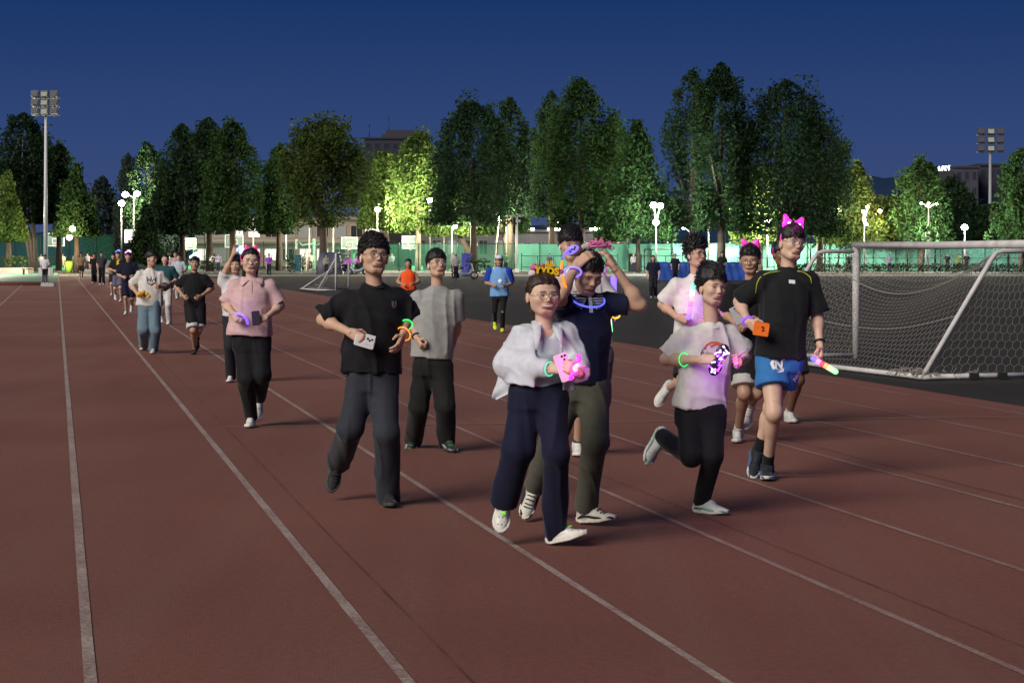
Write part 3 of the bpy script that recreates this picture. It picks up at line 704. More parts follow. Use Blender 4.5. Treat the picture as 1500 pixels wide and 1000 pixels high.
man_hidden = person(dict(label='man with pink ribbon and dark shorts almost hidden behind the tall runner', group=RUNNERS, foot=1158, Y=19.8,
 head=(1145, 373, -.03, 20, 0, 0), hs=1.0, neck=(1150, 404, 0), sa=(1124, 414, 0), sb=(1178, 414, .03), ea=(1118, 450, .05), wa=(1130, 468, -.15), eb=(1186, 450, .05), wb=(1176, 470, -.12),
 ha=(1140, 500, 0), hb=(1164, 500, 0), ka=(1142, 555, .0), kb=(1170, 556, -.1), fa=('air', 1140, 590, .35, 1136, 612, .3), fb=('flat', 1160, 619, 10),
 hair=HS['short'], top=dict(name='t_shirt', col=(.015, .015, .02), hem=(1152, 500), hw=.18, cw=.185, depth=.13, sr=(.064, .085), send=.86),
 bottom=LOOKS['short']((.03, .03, .04)), shoes=dict(WHITE_SHOE, sock=(.5, .5, .5), sock_h=.06), skin='dark'))

man_back = person(dict(label='tall man in white t-shirt and shorts behind the man in the navy polo shirt', group=RUNNERS, foot=855, Y=16.5,
 head=(836, 359, -.03, 12, -4, 0), hs=1.02, neck=(842, 392, 0), sa=(812, 406, -.02), sb=(878, 408, .04), ea=(800, 438, .0), wa=(814, 420, -.22), eb=(900, 448, .05), wb=(893, 456, -.20),
 ha=(853, 520, 0), hb=(880, 520, 0), ka=(852, 588, -.1), kb=(872, 588, .05), fa=('flat', 847, 668, 0), fb=('air', 868, 632, .34, 864, 655, .28), s=1.03,
 hair=dict(vol=.032, front=.05, len=.05, locks=420, sweep=(.2, .6, .1), out=.4),
 top=dict(name='t_shirt', col=(.66, .64, .64), hem=(867, 508), hw=.185, cw=.19, depth=.13, sr=(.064, .085), send=.82),
 bottom=dict(kind='short', col=(.10, .085, .12), r=(.10, .1, .115), end=.86), shoes=WHITE_SHOE, hand_b=dict(dir=(-.3, -.6, .3), palm=(-.8, .3, 0), thumb=(0, -.2, 1), curl=1.0), skin='mid'))

woman_pink = person(dict(label='woman in pale pink polo shirt and black joggers, pink ribbon hairband, dark phone in hand', group=RUNNERS, foot=368, Y=19.26,
 head=(367, 383, -.03, 12, 3, 2), hs=.97, wide=1.05, jaw=1.05, neck=(369, 408, 0), sa=(344, 419, -.02), sb=(396, 419, .02), ea=(331, 446, .02), wa=(341, 459, -.22), eb=(411, 448, .03), wb=(390, 465, -.24),
 ha=(358, 498, 0), hb=(380, 498, 0), ka=(360, 554, -.1), kb=(384, 548, -.08), fa=('flat', 366, 626, 0), fb=('air', 380, 583, .34, 378, 608, .25), s=1.0,
 hair=dict(vol=.012, front=.070, len=.02, locks=200, sweep=(0, -.8, 0), out=.05, back=-.09, side=-.05, long=-.135, thick=.006),
 top=dict(name='polo_shirt', col=(.56, .37, .37), hem=(366, 491), hw=.222, cw=.185, depth=.165, sr=(.068, .088), send=.86, chest=.02, belly=.015, amp=.021, rib=False),
 bottom=dict(kind='long', col=(.011, .011, .013), r=(.108, .086, .062), end=.93, amp=.012, hipw=1.1),
 shoes=dict(WHITE_SHOE, sock=(.5, .4, .36), sock_h=.05), glasses='silver', hand_a=dict(dir=(.4, -.4, -.5), palm=(.5, .6, 0), thumb=(.3, -.3, 1), curl=.8),
 hand_b=dict(dir=(-.8, -.3, -.3), palm=(-.1, .9, 0), thumb=(0, -.2, 1), curl=.6), skin='fair', smile=.55, squint=.75))

# ---- runners further back, from a few poses given as fractions of the standing height
POSES = dict(
 run=dict(head=(0, .925, -.03), neck=(0, .835, 0), sa=(-.105, .800, -.02), sb=(.105, .800, .02), ea=(-.165, .645, .05), wa=(-.085, .600, -.16), eb=(.165, .650, .03), wb=(.085, .615, -.18), ha=(-.048, .51, 0), hb=(.048, .51, 0),
  ka=(-.045, .285, -.12), kb=(.06, .27, -.04), fa=(-.045, None), fb=('air', .055, .155, .30, .05, .085, .22)),
 walk=dict(head=(0, .925, -.03), neck=(0, .835, 0), sa=(-.105, .800, 0), sb=(.105, .800, 0), ea=(-.145, .640, .08), wa=(-.130, .490, -.06), eb=(.145, .640, .02), wb=(.130, .490, -.10), ha=(-.048, .51, 0), hb=(.048, .51, 0),
  ka=(-.05, .28, -.08), kb=(.045, .27, .03), fa=(-.05, None), fb=('air', .05, .075, .26, .05, .025, .16)),
 stand=dict(head=(0, .925, -.03), neck=(0, .835, 0), sa=(-.105, .800, 0), sb=(.105, .800, 0), ea=(-.150, .640, .03), wa=(-.120, .520, -.08), eb=(.145, .640, .03), wb=(.090, .600, -.16), ha=(-.048, .51, 0), hb=(.048, .51, 0),
  ka=(-.055, .28, -.02), kb=(.055, .28, -.02), fa=(-.06, None), fb=(.06, None)))
def posed(label, x, crown_y, foot, pose='run', lod=1, mirror=False, over=None, yaw=0., group=RUNNERS, hgt=None, Y=None, **kw):
    """x: picture column of the feet, top and foot: rows of the crown and the standing foot"""
    Y = Y or gy(foot); h = foot - crown_y; real = h * Y / FPX; q = POSES[pose]; p = {}
    for k, v in q.items():
        if k in ('fa', 'fb'):
            if v[0] == 'air':
                sx = -1 if mirror else 1
                p[k] = ['air', x + sx * v[1] * h, foot - v[2] * h, v[3], x + sx * v[4] * h, foot - v[5] * h, v[6]]
            else: p[k] = ['flat', x + (-1 if mirror else 1) * v[0] * h, foot, yaw * .6]
        else:
            sx = -1 if mirror else 1
            p[k] = (x + sx * v[0] * h, foot - v[1] * h, v[2])
    if mirror:
        for a in ('s', 'e', 'w', 'h', 'k', 'f'): p[a + 'a'], p[a + 'b'] = p[a + 'b'], p[a + 'a']
    p['head'] = tuple(p['head']) + (yaw, 0, 0)
    if over: p.update(over)
    sc = real / 1.76
    p.update(label=label, group=group, foot=x, Y=Y, s=sc, lod=lod)
    hc = ((p['ha'][0] + p['hb'][0]) / 2, (p['ha'][1] + p['hb'][1]) / 2)
    kw.setdefault('hair', HS['short'])
    top_ = dict(name='t_shirt', hem=(hc[0], hc[1] - .005 * h), hw=.185 * sc, cw=.19 * sc, sr=(.066, .09), send=.85); top_.update(kw.pop('top')); p['top'] = top_
    p['shoes'] = kw.pop('shoes', WHITE_SHOE); p.update(kw)
    return person(p)
L_, S_ = LOOKS['long'], LOOKS['short']
man_jeans = posed('man in white t-shirt with a crown print and pale blue jeans, face turned aside', 217, 364, 518, 'run', 1, yaw=62,
 over=dict(head=(222, 379, -.03, 62, 0, 0), neck=(221, 394, 0), sa=(204, 402, -.02), sb=(236, 402, .02), ea=(192, 418, .05), wa=(201, 430, -.2), eb=(246, 420, .05), wb=(235, 420, -.2), ha=(211, 445, 0), hb=(227, 445, 0), ka=(210, 482, -.12), kb=(228, 484, -.1),
  fa=('flat', 209, 513, 0), fb=('flat', 224, 518, 5)), skin='mid', top=dict(col=(.60, .57, .54), hem=(219, 448), hw=.225, cw=.2, amp=.018, send=.9), bottom=L_((.13, .19, .24), (.105, .095, .085), 1.0, amp=.016), shoes=dict(WHITE_SHOE, col=(.3, .35, .38)))
man_black_shorts = posed('man in black t-shirt and shorts with a white glow on his head', 284, 374, 520, 'run', 1,
 over=dict(head=(285, 386, -.03, 10, 6, 0), neck=(285, 400, 0), sa=(270, 407, -.02), sb=(300, 406, .02), ea=(258, 420, .05), wa=(269, 434, -.2), eb=(311, 422, .05), wb=(294, 434, -.2), ha=(278, 447, 0), hb=(293, 447, 0), ka=(283, 483, -.14), kb=(292, 482, -.04),
  fa=('flat', 284, 519, 0), fb=('air', 289, 494, .30, 289, 505, .25)), skin='tan', top=dict(col=BLACK, hem=(285, 450)), bottom=S_((.012, .012, .014), (.105, .105, .12), .82, cuff=(.5, .5, .5)), shoes=dict(BLACK_SHOE, sock=(.02, .02, .02)))
posed('woman in teal top and white trousers behind the man in jeans', 242, 372, 476, 'run', 1, mirror=True, skin='fair', hair=dict(vol=.012, front=.06, locks=160, len=.02, long=-.12, back=-.08), top=dict(col=(.02, .07, .08)), bottom=L_((.55, .54, .52), (.1, .08, .07)))
posed('woman in pale blue t-shirt and light trousers jogging in the middle of the lane', 262, 372, 438, 'run', 1, skin='fair', hair=dict(vol=.012, front=.06, locks=100, len=.02, tail=True), top=dict(col=(.42, .50, .55)), bottom=L_((.48, .50, .48)))
posed('runner in dusty pink t-shirt just behind the woman in pale blue', 257, 368, 425, 'run', 1, skin='mid', top=dict(col=(.45, .28, .30)), bottom=L_((.02, .02, .03)))
yellow_man = posed('man in black t-shirt with a yellow print and grey-blue shorts', 173, 368, 442, 'run', 1, mirror=True, skin='mid', top=dict(col=BLACK), bottom=S_((.10, .10, .16)))
pink_led = posed('runner in navy t-shirt and shorts with a pink glow on the head', 188, 369, 461, 'run', 1, skin='mid', top=dict(col=(.012, .012, .03)), bottom=S_((.010, .010, .03), end=.95))
posed('runner in grey t-shirt half hidden behind the man with the yellow print', 166, 371, 433, 'run', 1, skin='mid', top=dict(col=(.2, .19, .18)), bottom=S_((.02, .02, .02)))
posed('person in black walking away on the left of a close pair', 138, 371, 415, 'walk', 1, skin='mid', group='walkers at the far end of the straight', top=dict(col=BLACK), bottom=L_(BLACK))
posed('person in dark grey jacket and black trousers on the right of a close pair', 149, 369, 417, 'walk', 1, mirror=True, skin='mid', group='walkers at the far end of the straight', top=dict(col=(.035, .035, .05)), bottom=L_(BLACK))
posed('person in khaki top and dark shorts at the far end of the lane', 119, 370, 409, 'walk', 1, skin='tan', group='walkers at the far end of the straight', top=dict(col=(.22, .15, .08)), bottom=S_((.03, .025, .02)))
man_box = posed('man in white t-shirt and black trousers standing on a white block by the floodlight mast', 66, 373, 416, 'stand', 1, Y=114., skin='tan', group='walkers at the far end of the straight', top=dict(col=(.58, .58, .62)), bottom=L_(BLACK, (.09, .08, .07)))
blue_runner = posed('runner in sky blue bib, white cap and lime shoes alone on the infield edge', 731, 374, 487, 'run', 1, mirror=True, skin='tan',
 over=dict(neck=(731, 391, 0), ha=(726, 433, 0), hb=(738, 433, 0)), top=dict(col=(.16, .33, .62), hem=(732, 434), hw=.21, amp=.01), bottom=L_(BLACK, (.09, .065, .05)), shoes=dict(col=(.5, .75, .04), sole=(.5, .75, .05), sock=(.02, .02, .02)), hair=dict(vol=.012, front=.06, locks=60, len=.02, long=-.13))
posed('girl in bright orange vest jogging between the two men in front', 598, 379, 474, 'run', 1, skin='tan', hair=dict(vol=.014, front=.06, locks=120, len=.02, long=-.14, back=-.09), top=dict(col=(.85, .10, .02), vest=True, hw=.19), bottom=S_((.02, .02, .03), end=.7))
arm_up = posed('person in white t-shirt behind the woman in pink, one arm raised with a blue light', 345, 374, 560, 'run', 1, skin='mid',
 over=dict(ea=(330, 398, -.06), wa=(342, 372, -.12)), hand_a=dict(dir=(.35, 0, 1), palm=(0, -1, 0), thumb=(1, 0, .3), curl=.5), top=dict(col=(.60, .58, .60)), bottom=L_((.02, .02, .025)))
# ------------------------------------------------------------------ what the runners wear and carry
E_MAG = (1.0, .02, .55); E_VIO = (.22, .10, 1.0); E_BLU = (.05, .12, 1.0); E_GRN = (.05, 1.0, .18); E_ORG = (1.0, .28, .02); E_YEL = (1.0, .65, .03); E_RED = (1.0, .04, .05); E_WHT = (.85, .9, 1.0)
def EM(c, s=1.6): return glow('lit_plastic', c, s, tuple(min(1, x * .5 + .05) for x in c))
def point_light(name, loc, col, energy, rad=.03, parent=None):
    l = bpy.data.lights.new(name, 'POINT'); l.energy = energy; l.color = col; l.shadow_soft_size = rad
    o = bpy.data.objects.new(name, l); o.location = tuple(loc); COL.objects.link(o); return o
def phone(label, c, xa, ya, w, h, m, lens=True, cat='phone'):
    xa = unit(xa); ya = unit(ya - xa * (np.asarray(ya) @ xa)); za = np.cross(xa, ya)
    if za[1] > 0: za = -za                       # za looks at the camera
    R = np.stack([xa, ya, za], 1); t = thing('smartphone', c, label, cat); th = .0042
    prof = []; r = .012
    for sx, sy, a0 in ((1, 1, 0), (-1, 1, 90), (-1, -1, 180), (1, -1, 270)):
        for k in range(5): a = R_(a0 + 22.5 * k); prof.append((sx * (w / 2 - r) + r * math.cos(a), sy * (h / 2 - r) + r * math.sin(a)))
    n = len(prof); V = [(x * q, y * q, z) for z, q in ((-th, .97), (-th * .6, 1), (th * .6, 1), (th, .97)) for x, y in prof]
    Fc = [(i * n + k, i * n + (k + 1) % n, (i + 1) * n + (k + 1) % n, (i + 1) * n + k) for i in range(3) for k in range(n)] + [tuple(range(n - 1, -1, -1)), tuple(3 * n + k for k in range(n))]
    mk('case', np.array(V) @ R.T + c, Fc, m, t, smooth=False)
    if lens:
        b = MB(); b.box(np.array((w * .20, h * .33, th + .001)) @ R.T + c, (w * .5, w * .5, .003), 0, R)
        for q in ((.10, .40), (.32, .40), (.21, .27)): b.ell(np.array((w * q[0], h * q[1] * .97, th + .0025)) @ R.T + c, (.008, .008, .003), R, 1, 10, 5)
        b.build('camera_bump', [m, mat('lens_glass', (.01, .01, .012), .1, .02, spec=.6)], t)
    return t
def stick(name, label, pts, cols, r, cat='light stick', strength=1.5, taper=False):
    """a lit plastic stick or hoop: one mesh, a colour for each stretch"""
    pts = np.asarray(pts, float); k = len(cols); d = np.concatenate([[0], np.cumsum(np.linalg.norm(np.diff(pts, axis=0), axis=1))]); m = MB()
    for i in range(k):
        t = np.linspace(d[-1] * i / k, d[-1] * (i + 1) / k, max(4, 24 // k)); q = np.stack([np.interp(t, d, pts[:, a]) for a in range(3)], 1)
        m.tube(q, r, i, 10)
    m.ell(pts[-1], (r, r, r), None, k - 1); m.ell(pts[0], (r, r, r), None, 0)
    return m.build(name, [EM(c, strength) for c in cols], None, label=label, cat=cat, origin=pts[0])
def bow(out, col, strength, size=.062, spots=True, z=.125, x=0.):
    """two puffed ears with a knot on top of the hoop"""
    m = MB(); toW = out['toW']; R = out['R']
    for sx in (-1, 1):
        V = []; n = 14
        for j, (dz, q) in enumerate(((-1, .0), (-.8, .72), (0, 1.), (.8, .72), (1, .0))):
            for k in range(n):
                a = 2 * math.pi * k / n; rr = size * (1 + .30 * math.cos(3 * (a - math.pi / 2)))
                px = rr * math.cos(a) * .62; pz = rr * math.sin(a) * .66
                c, s_ = math.cos(-sx * .45), math.sin(-sx * .45)
                V.append((x + sx * size * .80 + (px * c - pz * s_) * max(q, .02), dz * .014, z + size * .42 + (px * s_ + pz * c) * max(q, .02)))
        m.add(toW(V), [(j * n + k, j * n + (k + 1) % n, (j + 1) * n + (k + 1) % n, (j + 1) * n + k) for j in range(4) for k in range(n)], 0, True)
        if spots: m.ell(toW([(x + sx * size * .62, .014, z + size * .30)])[0], (.010, .010, .010), None, 1)
    m.ell(toW([(x, .004, z + .006)])[0], (.014, .014, .016), R, 0)
    return m.build('bow', [EM(col, strength), EM((1., .8, .95), 6.)], out['root'])
def on_cloth(out, which, pts, r, m, name, closed=False, flat=.5):
    """piping or print lines: pixel points dropped on the garment as seen from in front of the wearer"""
    gv, gq = out[which]; bv = BVHTree.FromPolygons([tuple(v) for v in gv], [tuple(int(i) for i in q) for q in gq]); P = []
    for x, y in pts:
        a = V3(0, 0, EYE); d = unit(W(x, y, out['Y0']) - a); h = bv.ray_cast(Vector(a), Vector(d))
        if h[0] is not None: P.append(np.array(h[0]) - d * .002)
    if len(P) < 2: return None
    b = MB(); b.tube(P, r, 0, 6, closed=closed); return b.build(name, m, out[which + '_obj'])
def print_text(out, which, txt, px, py, size, m, name, bold=0., roll=0.):
    V, Fc = text_mesh(txt, size, bold); r, u, n = out['r'], out['u'], out['n']; c = W(px, py, out['Y0']); a = R_(roll)
    x, y = V[:, 0] * math.cos(a) - V[:, 1] * math.sin(a), V[:, 0] * math.sin(a) + V[:, 1] * math.cos(a)
    return decal(out[which + '_obj'], name, out[which], c + x[:, None] * r + y[:, None] * u, Fc, m, n)
WHITE_CASE = mat('phone_case_white', (.75, .74, .76), .3, .03); DARK_CASE = mat('phone_case_dark', (.03, .02, .03), .3, .03)
PRINT_W = mat('white_print', (.75, .75, .75), .6, .05); PRINT_K = mat('black_print', (.02, .02, .025), .6, .05); PRINT_O = mat('orange_print', (.62, .16, .06), .6, .05)
def flap_collar(out, m, spread=.028, drop=.032, name='collar', th=.005, gap=.20):
    """turned-down collar: a folded band round the neck with two pointed leaves in front, laid on the shirt"""
    b = MB(); n, u, r, c = out['n'], out['u'], out['r'], out['neck']; K = 36; V = []
    gv, gq = out['top']; bv = BVHTree.FromPolygons([tuple(v) for v in gv], [tuple(int(i) for i in q) for q in gq])
    for i in range(K):
        a = math.pi / 2 + gap + (2 * math.pi - 2 * gap) * i / (K - 1); dr = r * math.cos(a) + n * math.sin(a); fr = max(0, math.sin(a)); tip = math.exp(-((min(i, K - 1 - i)) / 4.5) ** 2)
        top = c + dr * .060 + u * (.030 - .040 * fr); mid = c + dr * .082 + u * (.022 - .038 * fr)
        low = c + dr * (.100 + .030 * tip) + r * (float(np.sign(math.cos(a))) * spread * tip) - u * (.016 + .018 * fr + drop * tip); q = bv.find_nearest(Vector(low))
        if q[0] is not None: low = np.array(q[0]) + np.array(q[1]) * .009
        mid2 = (mid + low) / 2 + dr * .010 + u * .004
        V += [top, mid, mid2, low, low - dr * th, top - dr * th]
    Fc = [(6 * i + k, 6 * i + (k + 1) % 6, 6 * (i + 1) + (k + 1) % 6, 6 * (i + 1) + k) for i in range(K - 1) for k in range(6)] + [(0, 1, 2, 3, 4, 5), tuple(6 * (K - 1) + k for k in (5, 4, 3, 2, 1, 0))]
    b.add(V, Fc, 0, True); return b.build(name, m, out['top_obj'])
def stripe_mat(c1, c2, scale):
    m, nt, p = new_mat('striped_knit'); tc = N(nt, 'ShaderNodeTexCoord'); w = N(nt, 'ShaderNodeTexWave'); w.bands_direction = 'Z'; w.inputs['Scale'].default_value = scale
    cr = N(nt, 'ShaderNodeValToRGB'); cr.color_ramp.interpolation = 'CONSTANT'; cr.color_ramp.elements[0].color = lin(c1); cr.color_ramp.elements[1].color = lin(c2); cr.color_ramp.elements[1].position = .5
    nt.links.new(tc.outputs['Object'], w.inputs['Vector']); nt.links.new(w.outputs['Fac'], cr.inputs['Fac']); nt.links.new(cr.outputs['Color'], p.inputs['Base Color']); p.inputs['Roughness'].default_value = .8
    return m

# -- man in black: phone, two glow bracelets, earbud, chest emblem
Y = 13.29
phone('white phone gripped by the man in loose black t-shirt', W(534, 501, Y - .262), (1, .25, -.30), (.3, .1, 1), .135, .070, WHITE_CASE)
ring_on(man_black, 'glow_bracelet', man_black['eb'], man_black['wb'], .48, .048, .0050, EM(E_GRN, 1.3), tilt=.02)
ring_on(man_black, 'glow_bracelet', man_black['eb'], man_black['wb'], .95, .046, .0050, EM(E_ORG, 1.3), tilt=-.02)
def earbud(out, side):
    b = MB(); R = out['R']; b.ell(out['toW']([(side * .086 * out['wide'], .006, -.014)])[0], (.007, .009, .009), R); b.tube(out['toW']([(side * .088 * out['wide'], .012, -.016), (side * .086 * out['wide'], .016, -.042)]), .0036, 0, 6)
    b.build('earbud', mat('white_plastic', (.8, .8, .8), .3, .02), out['root'])
earbud(man_black, 1); earbud(man_grey, 1); earbud(man_spiky, 1); earbud(man_back, 1)
print_text(man_black, 'top', 'U', 575, 446, .05, mat('emblem', (.16, .11, .12), .7, .2), 'chest_emblem', .006)
ring_on(man_grey, 'wristband', man_grey['ea'], man_grey['wa'], .86, .036, .006, mat('dark_band', (.02, .02, .02), .5))

# -- smiling woman: jacket, phone, glowing hairband in hand, YYDS hairband
o = woman_smile; Y = 11.44; n, u, r = o['n'], o['u'], o['r']
f = Fld(); J = lambda x, y, d=0: W(x, y, Y + d)
sa, sb, ea, eb, wa, wb = J(766, 490, -.02), J(829, 486, .04), o['ea'], o['eb'], o['wa'], o['wb']
hem, nk = J(786, 566), o['neck']
fr = np.array([0, .1, .35, .6, .78, .87, .94, 1.0]); f.loft([hem + (nk - hem) * q for q in fr], np.array([.182, .18, .172, .172, .155, .125, .082, .060]), np.array([.165, .162, .155, .150, .120, .092, .072, .058]), r, n, k=.02)
for sh, el, wr in ((sa, ea, wa), (sb, eb, wb)):
    f.cone(nk - u * .05, sh, .038, .055, k=.05); f.cone(sh - u * .012, el, .062, .066, k=.05); f.cone(el, wr + (wr - el) * .0, .070, .052, k=.05, cut=1.)
f.cone(J(831, 556, -.02), J(836, 573, -.02), .030, .034, k=.02, sq=((0, 1, 0), .4), cut=1.)
V, Q = f.mesh(.0105); v0 = V.copy()
# the front of the jacket is open: cut a wedge the depth of the cloth
f2 = Fld(); f2.p = f.p
top_l, top_r, bot_l, bot_r = J(786, 470), J(818, 470), J(783, 590), J(824, 590)
def wedge(P):
    t = np.clip((P[..., 2] - bot_l[2]) / (top_l[2] - bot_l[2]), -.3, 1.3); xl = bot_l[0] + (top_l[0] - bot_l[0]) * t; xr = bot_r[0] + (top_r[0] - bot_r[0]) * t
    yy = nk[1] - .005
    return np.maximum(np.maximum(xl - P[..., 0], P[..., 0] - xr), P[..., 1] - yy)
f2.add(V3(bot_l[0] - .1, nk[1] - .5, 0), V3(top_r[0] + .2, nk[1] + .02, 2), wedge, .012, 's')
# the arms cross in front of the opening, so the sleeves are laid on again after the cut
for el, wr in ((ea, wa), (eb, wb)): f2.cone(el, wr, .070, .052, k=.03, cut=1.)
V, Q = f2.mesh(.0105); V = folds(V, Q, .011, (11, 11, 2.4), 3.3, .12); V = folds(V, Q, .006, (7, 7, 9), 8.1, .3)
jk = mk('jacket', V, Q, cloth((.55, .57, .63), .8), o['root'])
gl = [[J(748, 536, .10), J(738, 541, .15), J(731, 546, .18)], [J(752, 549, .08), J(737, 556, .14), J(725, 566, .20)], [J(757, 561, .05), J(738, 569, .12), J(720, 581, .19)], [J(764, 570, .02), J(745, 577, .10), J(727, 587, .17)]]
gg = np.array(gl); NI, NJ = 14, 12; Vf = []
for i in range(NI):
    for j in range(NJ):
        a, b_ = i / (NI - 1) * 3, j / (NJ - 1) * 2; i0, j0 = min(int(a), 2), min(int(b_), 1); x_, y_ = a - i0, b_ - j0
        p = (gg[i0, j0] * (1 - y_) + gg[i0, j0 + 1] * y_) * (1 - x_) + (gg[i0 + 1, j0] * (1 - y_) + gg[i0 + 1, j0 + 1] * y_) * x_
        Vf.append(p + V3(0, .022 * math.sin(a * 3.1) * (j / NJ), .006 * math.sin(a * 4 + b_)))
Vf = np.array(Vf); Vb = Vf + V3(.002, .007, 0); k_ = NI * NJ
Fq = [(i * NJ + j, i * NJ + j + 1, (i + 1) * NJ + j + 1, (i + 1) * NJ + j) for i in range(NI - 1) for j in range(NJ - 1)]
Fq += [tuple(k_ + q for q in f_[::-1]) for f_ in Fq]; ed = [i * NJ + NJ - 1 for i in range(NI)]; Fq += [(ed[i], k_ + ed[i], k_ + ed[i + 1], ed[i + 1]) for i in range(NI - 1)]
ed = list(range(NJ)); Fq += [(ed[j + 1], k_ + ed[j + 1], k_ + ed[j], ed[j]) for j in range(NJ - 1)]; ed = [(NI - 1) * NJ + j for j in range(NJ)]; Fq += [(ed[j], k_ + ed[j], k_ + ed[j + 1], ed[j + 1]) for j in range(NJ - 1)]
mk('shirt_tail', np.concatenate([Vf, Vb]), Fq, cloth((.55, .57, .63), .8), jk)
b = MB()
b.tube([nk + u * .012 - n * .062, nk + r * -.060 - n * .01 + u * .008, nk - r * .062 + n * .06 - u * .02, J(787, 492, -.145), J(786, 512, -.17)], [.022, .024, .026, .022, .008], 0, 10, flat=.38)
b.tube([nk + u * .012 - n * .062, nk + r * .060 - n * .01 + u * .008, nk + r * .064 + n * .06 - u * .02, J(819, 488, -.125), J(824, 506, -.14)], [.022, .024, .026, .022, .008], 0, 10, flat=.38)
b.build('lapel', cloth((.55, .57, .63), .8), jk)
phone('white phone held in both hands by the smiling woman', W(826, 538, Y - .245), (1, .25, .35), (-.42, 0, 1), .080, .160, mat('phone_case_pink', (.75, .62, .72), .3, .03))
pts = [W(x, y, Y - .30) for x, y in ((836, 554), (838, 548), (845, 545), (841, 539), (846, 535), (844, 530), (850, 526), (847, 521))]
stick('lit_hairband', 'bright magenta light-up hairband bunched in the smiling woman\'s hand', pts, [E_MAG, (1., .3, .8), E_MAG], .0125, 'hairband', 2.2)
point_light('hairband_glow', W(846, 532, Y - .36), (1, .05, .6), .9)
ring_on(o, 'glow_bracelet', o['ea'], o['wa'], 1.02, .040, .0035, EM((.1, 1., .55), .9))
BLKBAND = mat('black_velvet', (.01, .01, .01), .8, .1)
headband(o, BLKBAND, -.01, .004)
YEL = mat('yellow_lettering', (.72, .44, .02), .4, .1); hb = MB(); c = W(801, 397, Y - .02)
V, Fc = text_mesh('YYDS', .058, .0035, .008); a = R_(4); x, y = V[:, 0] * math.cos(a) + V[:, 1] * math.sin(a), -V[:, 0] * math.sin(a) + V[:, 1] * math.cos(a)
hb.add(c + np.stack([x, -V[:, 2] - .012, y], 1), Fc, 0)
hb.box(c + V3(0, 0, -.001), (.150, .010, .050), 1, np.array([[math.cos(a), 0, math.sin(a)], [0, 1, 0], [-math.sin(a), 0, math.cos(a)]]))
for i in range(5):                                   # the little crown
    q = (i - 2) * .5; hb.tube([c + V3(.022 + q * .020, -.006, .030), c + V3(.022 + q * .030, -.006, .062 - abs(q) * .010)], [.007, .002], 0, 6)
hb.box(c + V3(.022, -.006, .032), (.040, .010, .012), 0)
for dx, dz, rr, mi in ((-.085, -.012, .022, 3), (-.080, .018, .018, 2), (-.072, .034, .012, 2), (-.052, .030, .012, 2), (.082, -.004, .016, 2), (-.020, .034, .012, 4)): hb.ell(c + V3(dx, -.002, dz), (rr, .009, rr * .9), None, mi)
hb.tube([c + V3(-.03, 0, -.024), c + V3(-.03, 0, -.055)], .003, 1); hb.tube([c + V3(.03, 0, -.024), c + V3(.03, 0, -.055)], .003, 1)
hb.build('letter_sign', [YEL, BLKBAND, mat('pink_felt', (.55, .12, .35), .8, .2), mat('white_felt', (.7, .62, .68), .8, .1), mat('red_felt', (.55, .06, .06), .7)], o['root'])
b = MB()
for x_, y_ in ((776, 424), (778, 419), (781, 415)): b.ell(W(x_, y_, Y - .06), (.008, .005, .010))
b.build('hair_clip', mat('white_plastic', (.8, .8, .8), .3, .02), o['root'])

# -- man in navy polo: striped collar, printed placket, glow rings, pink sign on the hairband
o = man_polo; Y = 12.29
flap_collar(o, stripe_mat((.42, .42, .50), (.02, .02, .05), 20.))
b = MB(); V, Fc = text_mesh('IFLI', .036, .002); V = V[:, [1, 0, 2]] * V3(-1, 1, 1)
print_text(o, 'top', 'I', 860, 447, .12, mat('placket_print', (.45, .45, .50), .7, .6, 260.), 'placket', .006)
neckc = o['neck']; r, n, u = o['r'], o['n'], o['u']
mb = MB(); mb.tube([neckc + r * .105 * math.cos(a) + n * (.105 * math.sin(a) + .045) + u * (-.012 - .050 * max(0, math.sin(a)) + .03 * max(0, -math.sin(a))) for a in np.linspace(0, 2 * math.pi, 32, endpoint=False)], .0055, 0, 8, closed=True)
mb.build('glow_necklace', EM((.10, .13, 1.), 1.4), o['root'])
mb = MB(); mb.tube([W(x, y, Y - d) for x, y, d in ((824, 382, .30), (822, 393, .32), (824, 407, .32), (829, 420, .28), (834, 428, .20))], .0085, 0, 8); mb.build('glow_necklace', EM(E_ORG, 1.1), o['root'])
ring_on(o, 'glow_bracelet', o['ea'], o['wa'], .80, .047, .0065, EM((.30, .22, 1.), 1.2), tilt=.02)
headband(o, BLKBAND, -.01, .004)
sg = MB(); c = W(876, 358, Y - .03)
for i, (dx, dz, a, l) in enumerate(((-.05, 0, 70, .045), (-.03, .004, 20, .05), (-.01, .01, 95, .06), (.012, .016, 60, .06), (.03, .004, 100, .05), (.05, .004, 30, .05), (.07, .0, 80, .045), (0, -.012, 2, .13), (.01, .012, -8, .10))):
    d = V3(math.cos(R_(a)), 0, math.sin(R_(a))) * l / 2; sg.tube([c + V3(dx, -.004, dz) - d, c + V3(dx, -.004, dz) + d], .0085, 0, 8)
for i in range(9): sg.ell(c + V3(-.085 + .021 * i, .004, -.012 + .010 * math.sin(i * 2.1)), (.019, .006, .016), None, 1)
sg.build('letter_sign', [mat('pink_glitter', (.50, .12, .28), .45, .5, 400.), mat('pale_felt', (.45, .40, .42), .8, .1)], o['root'])

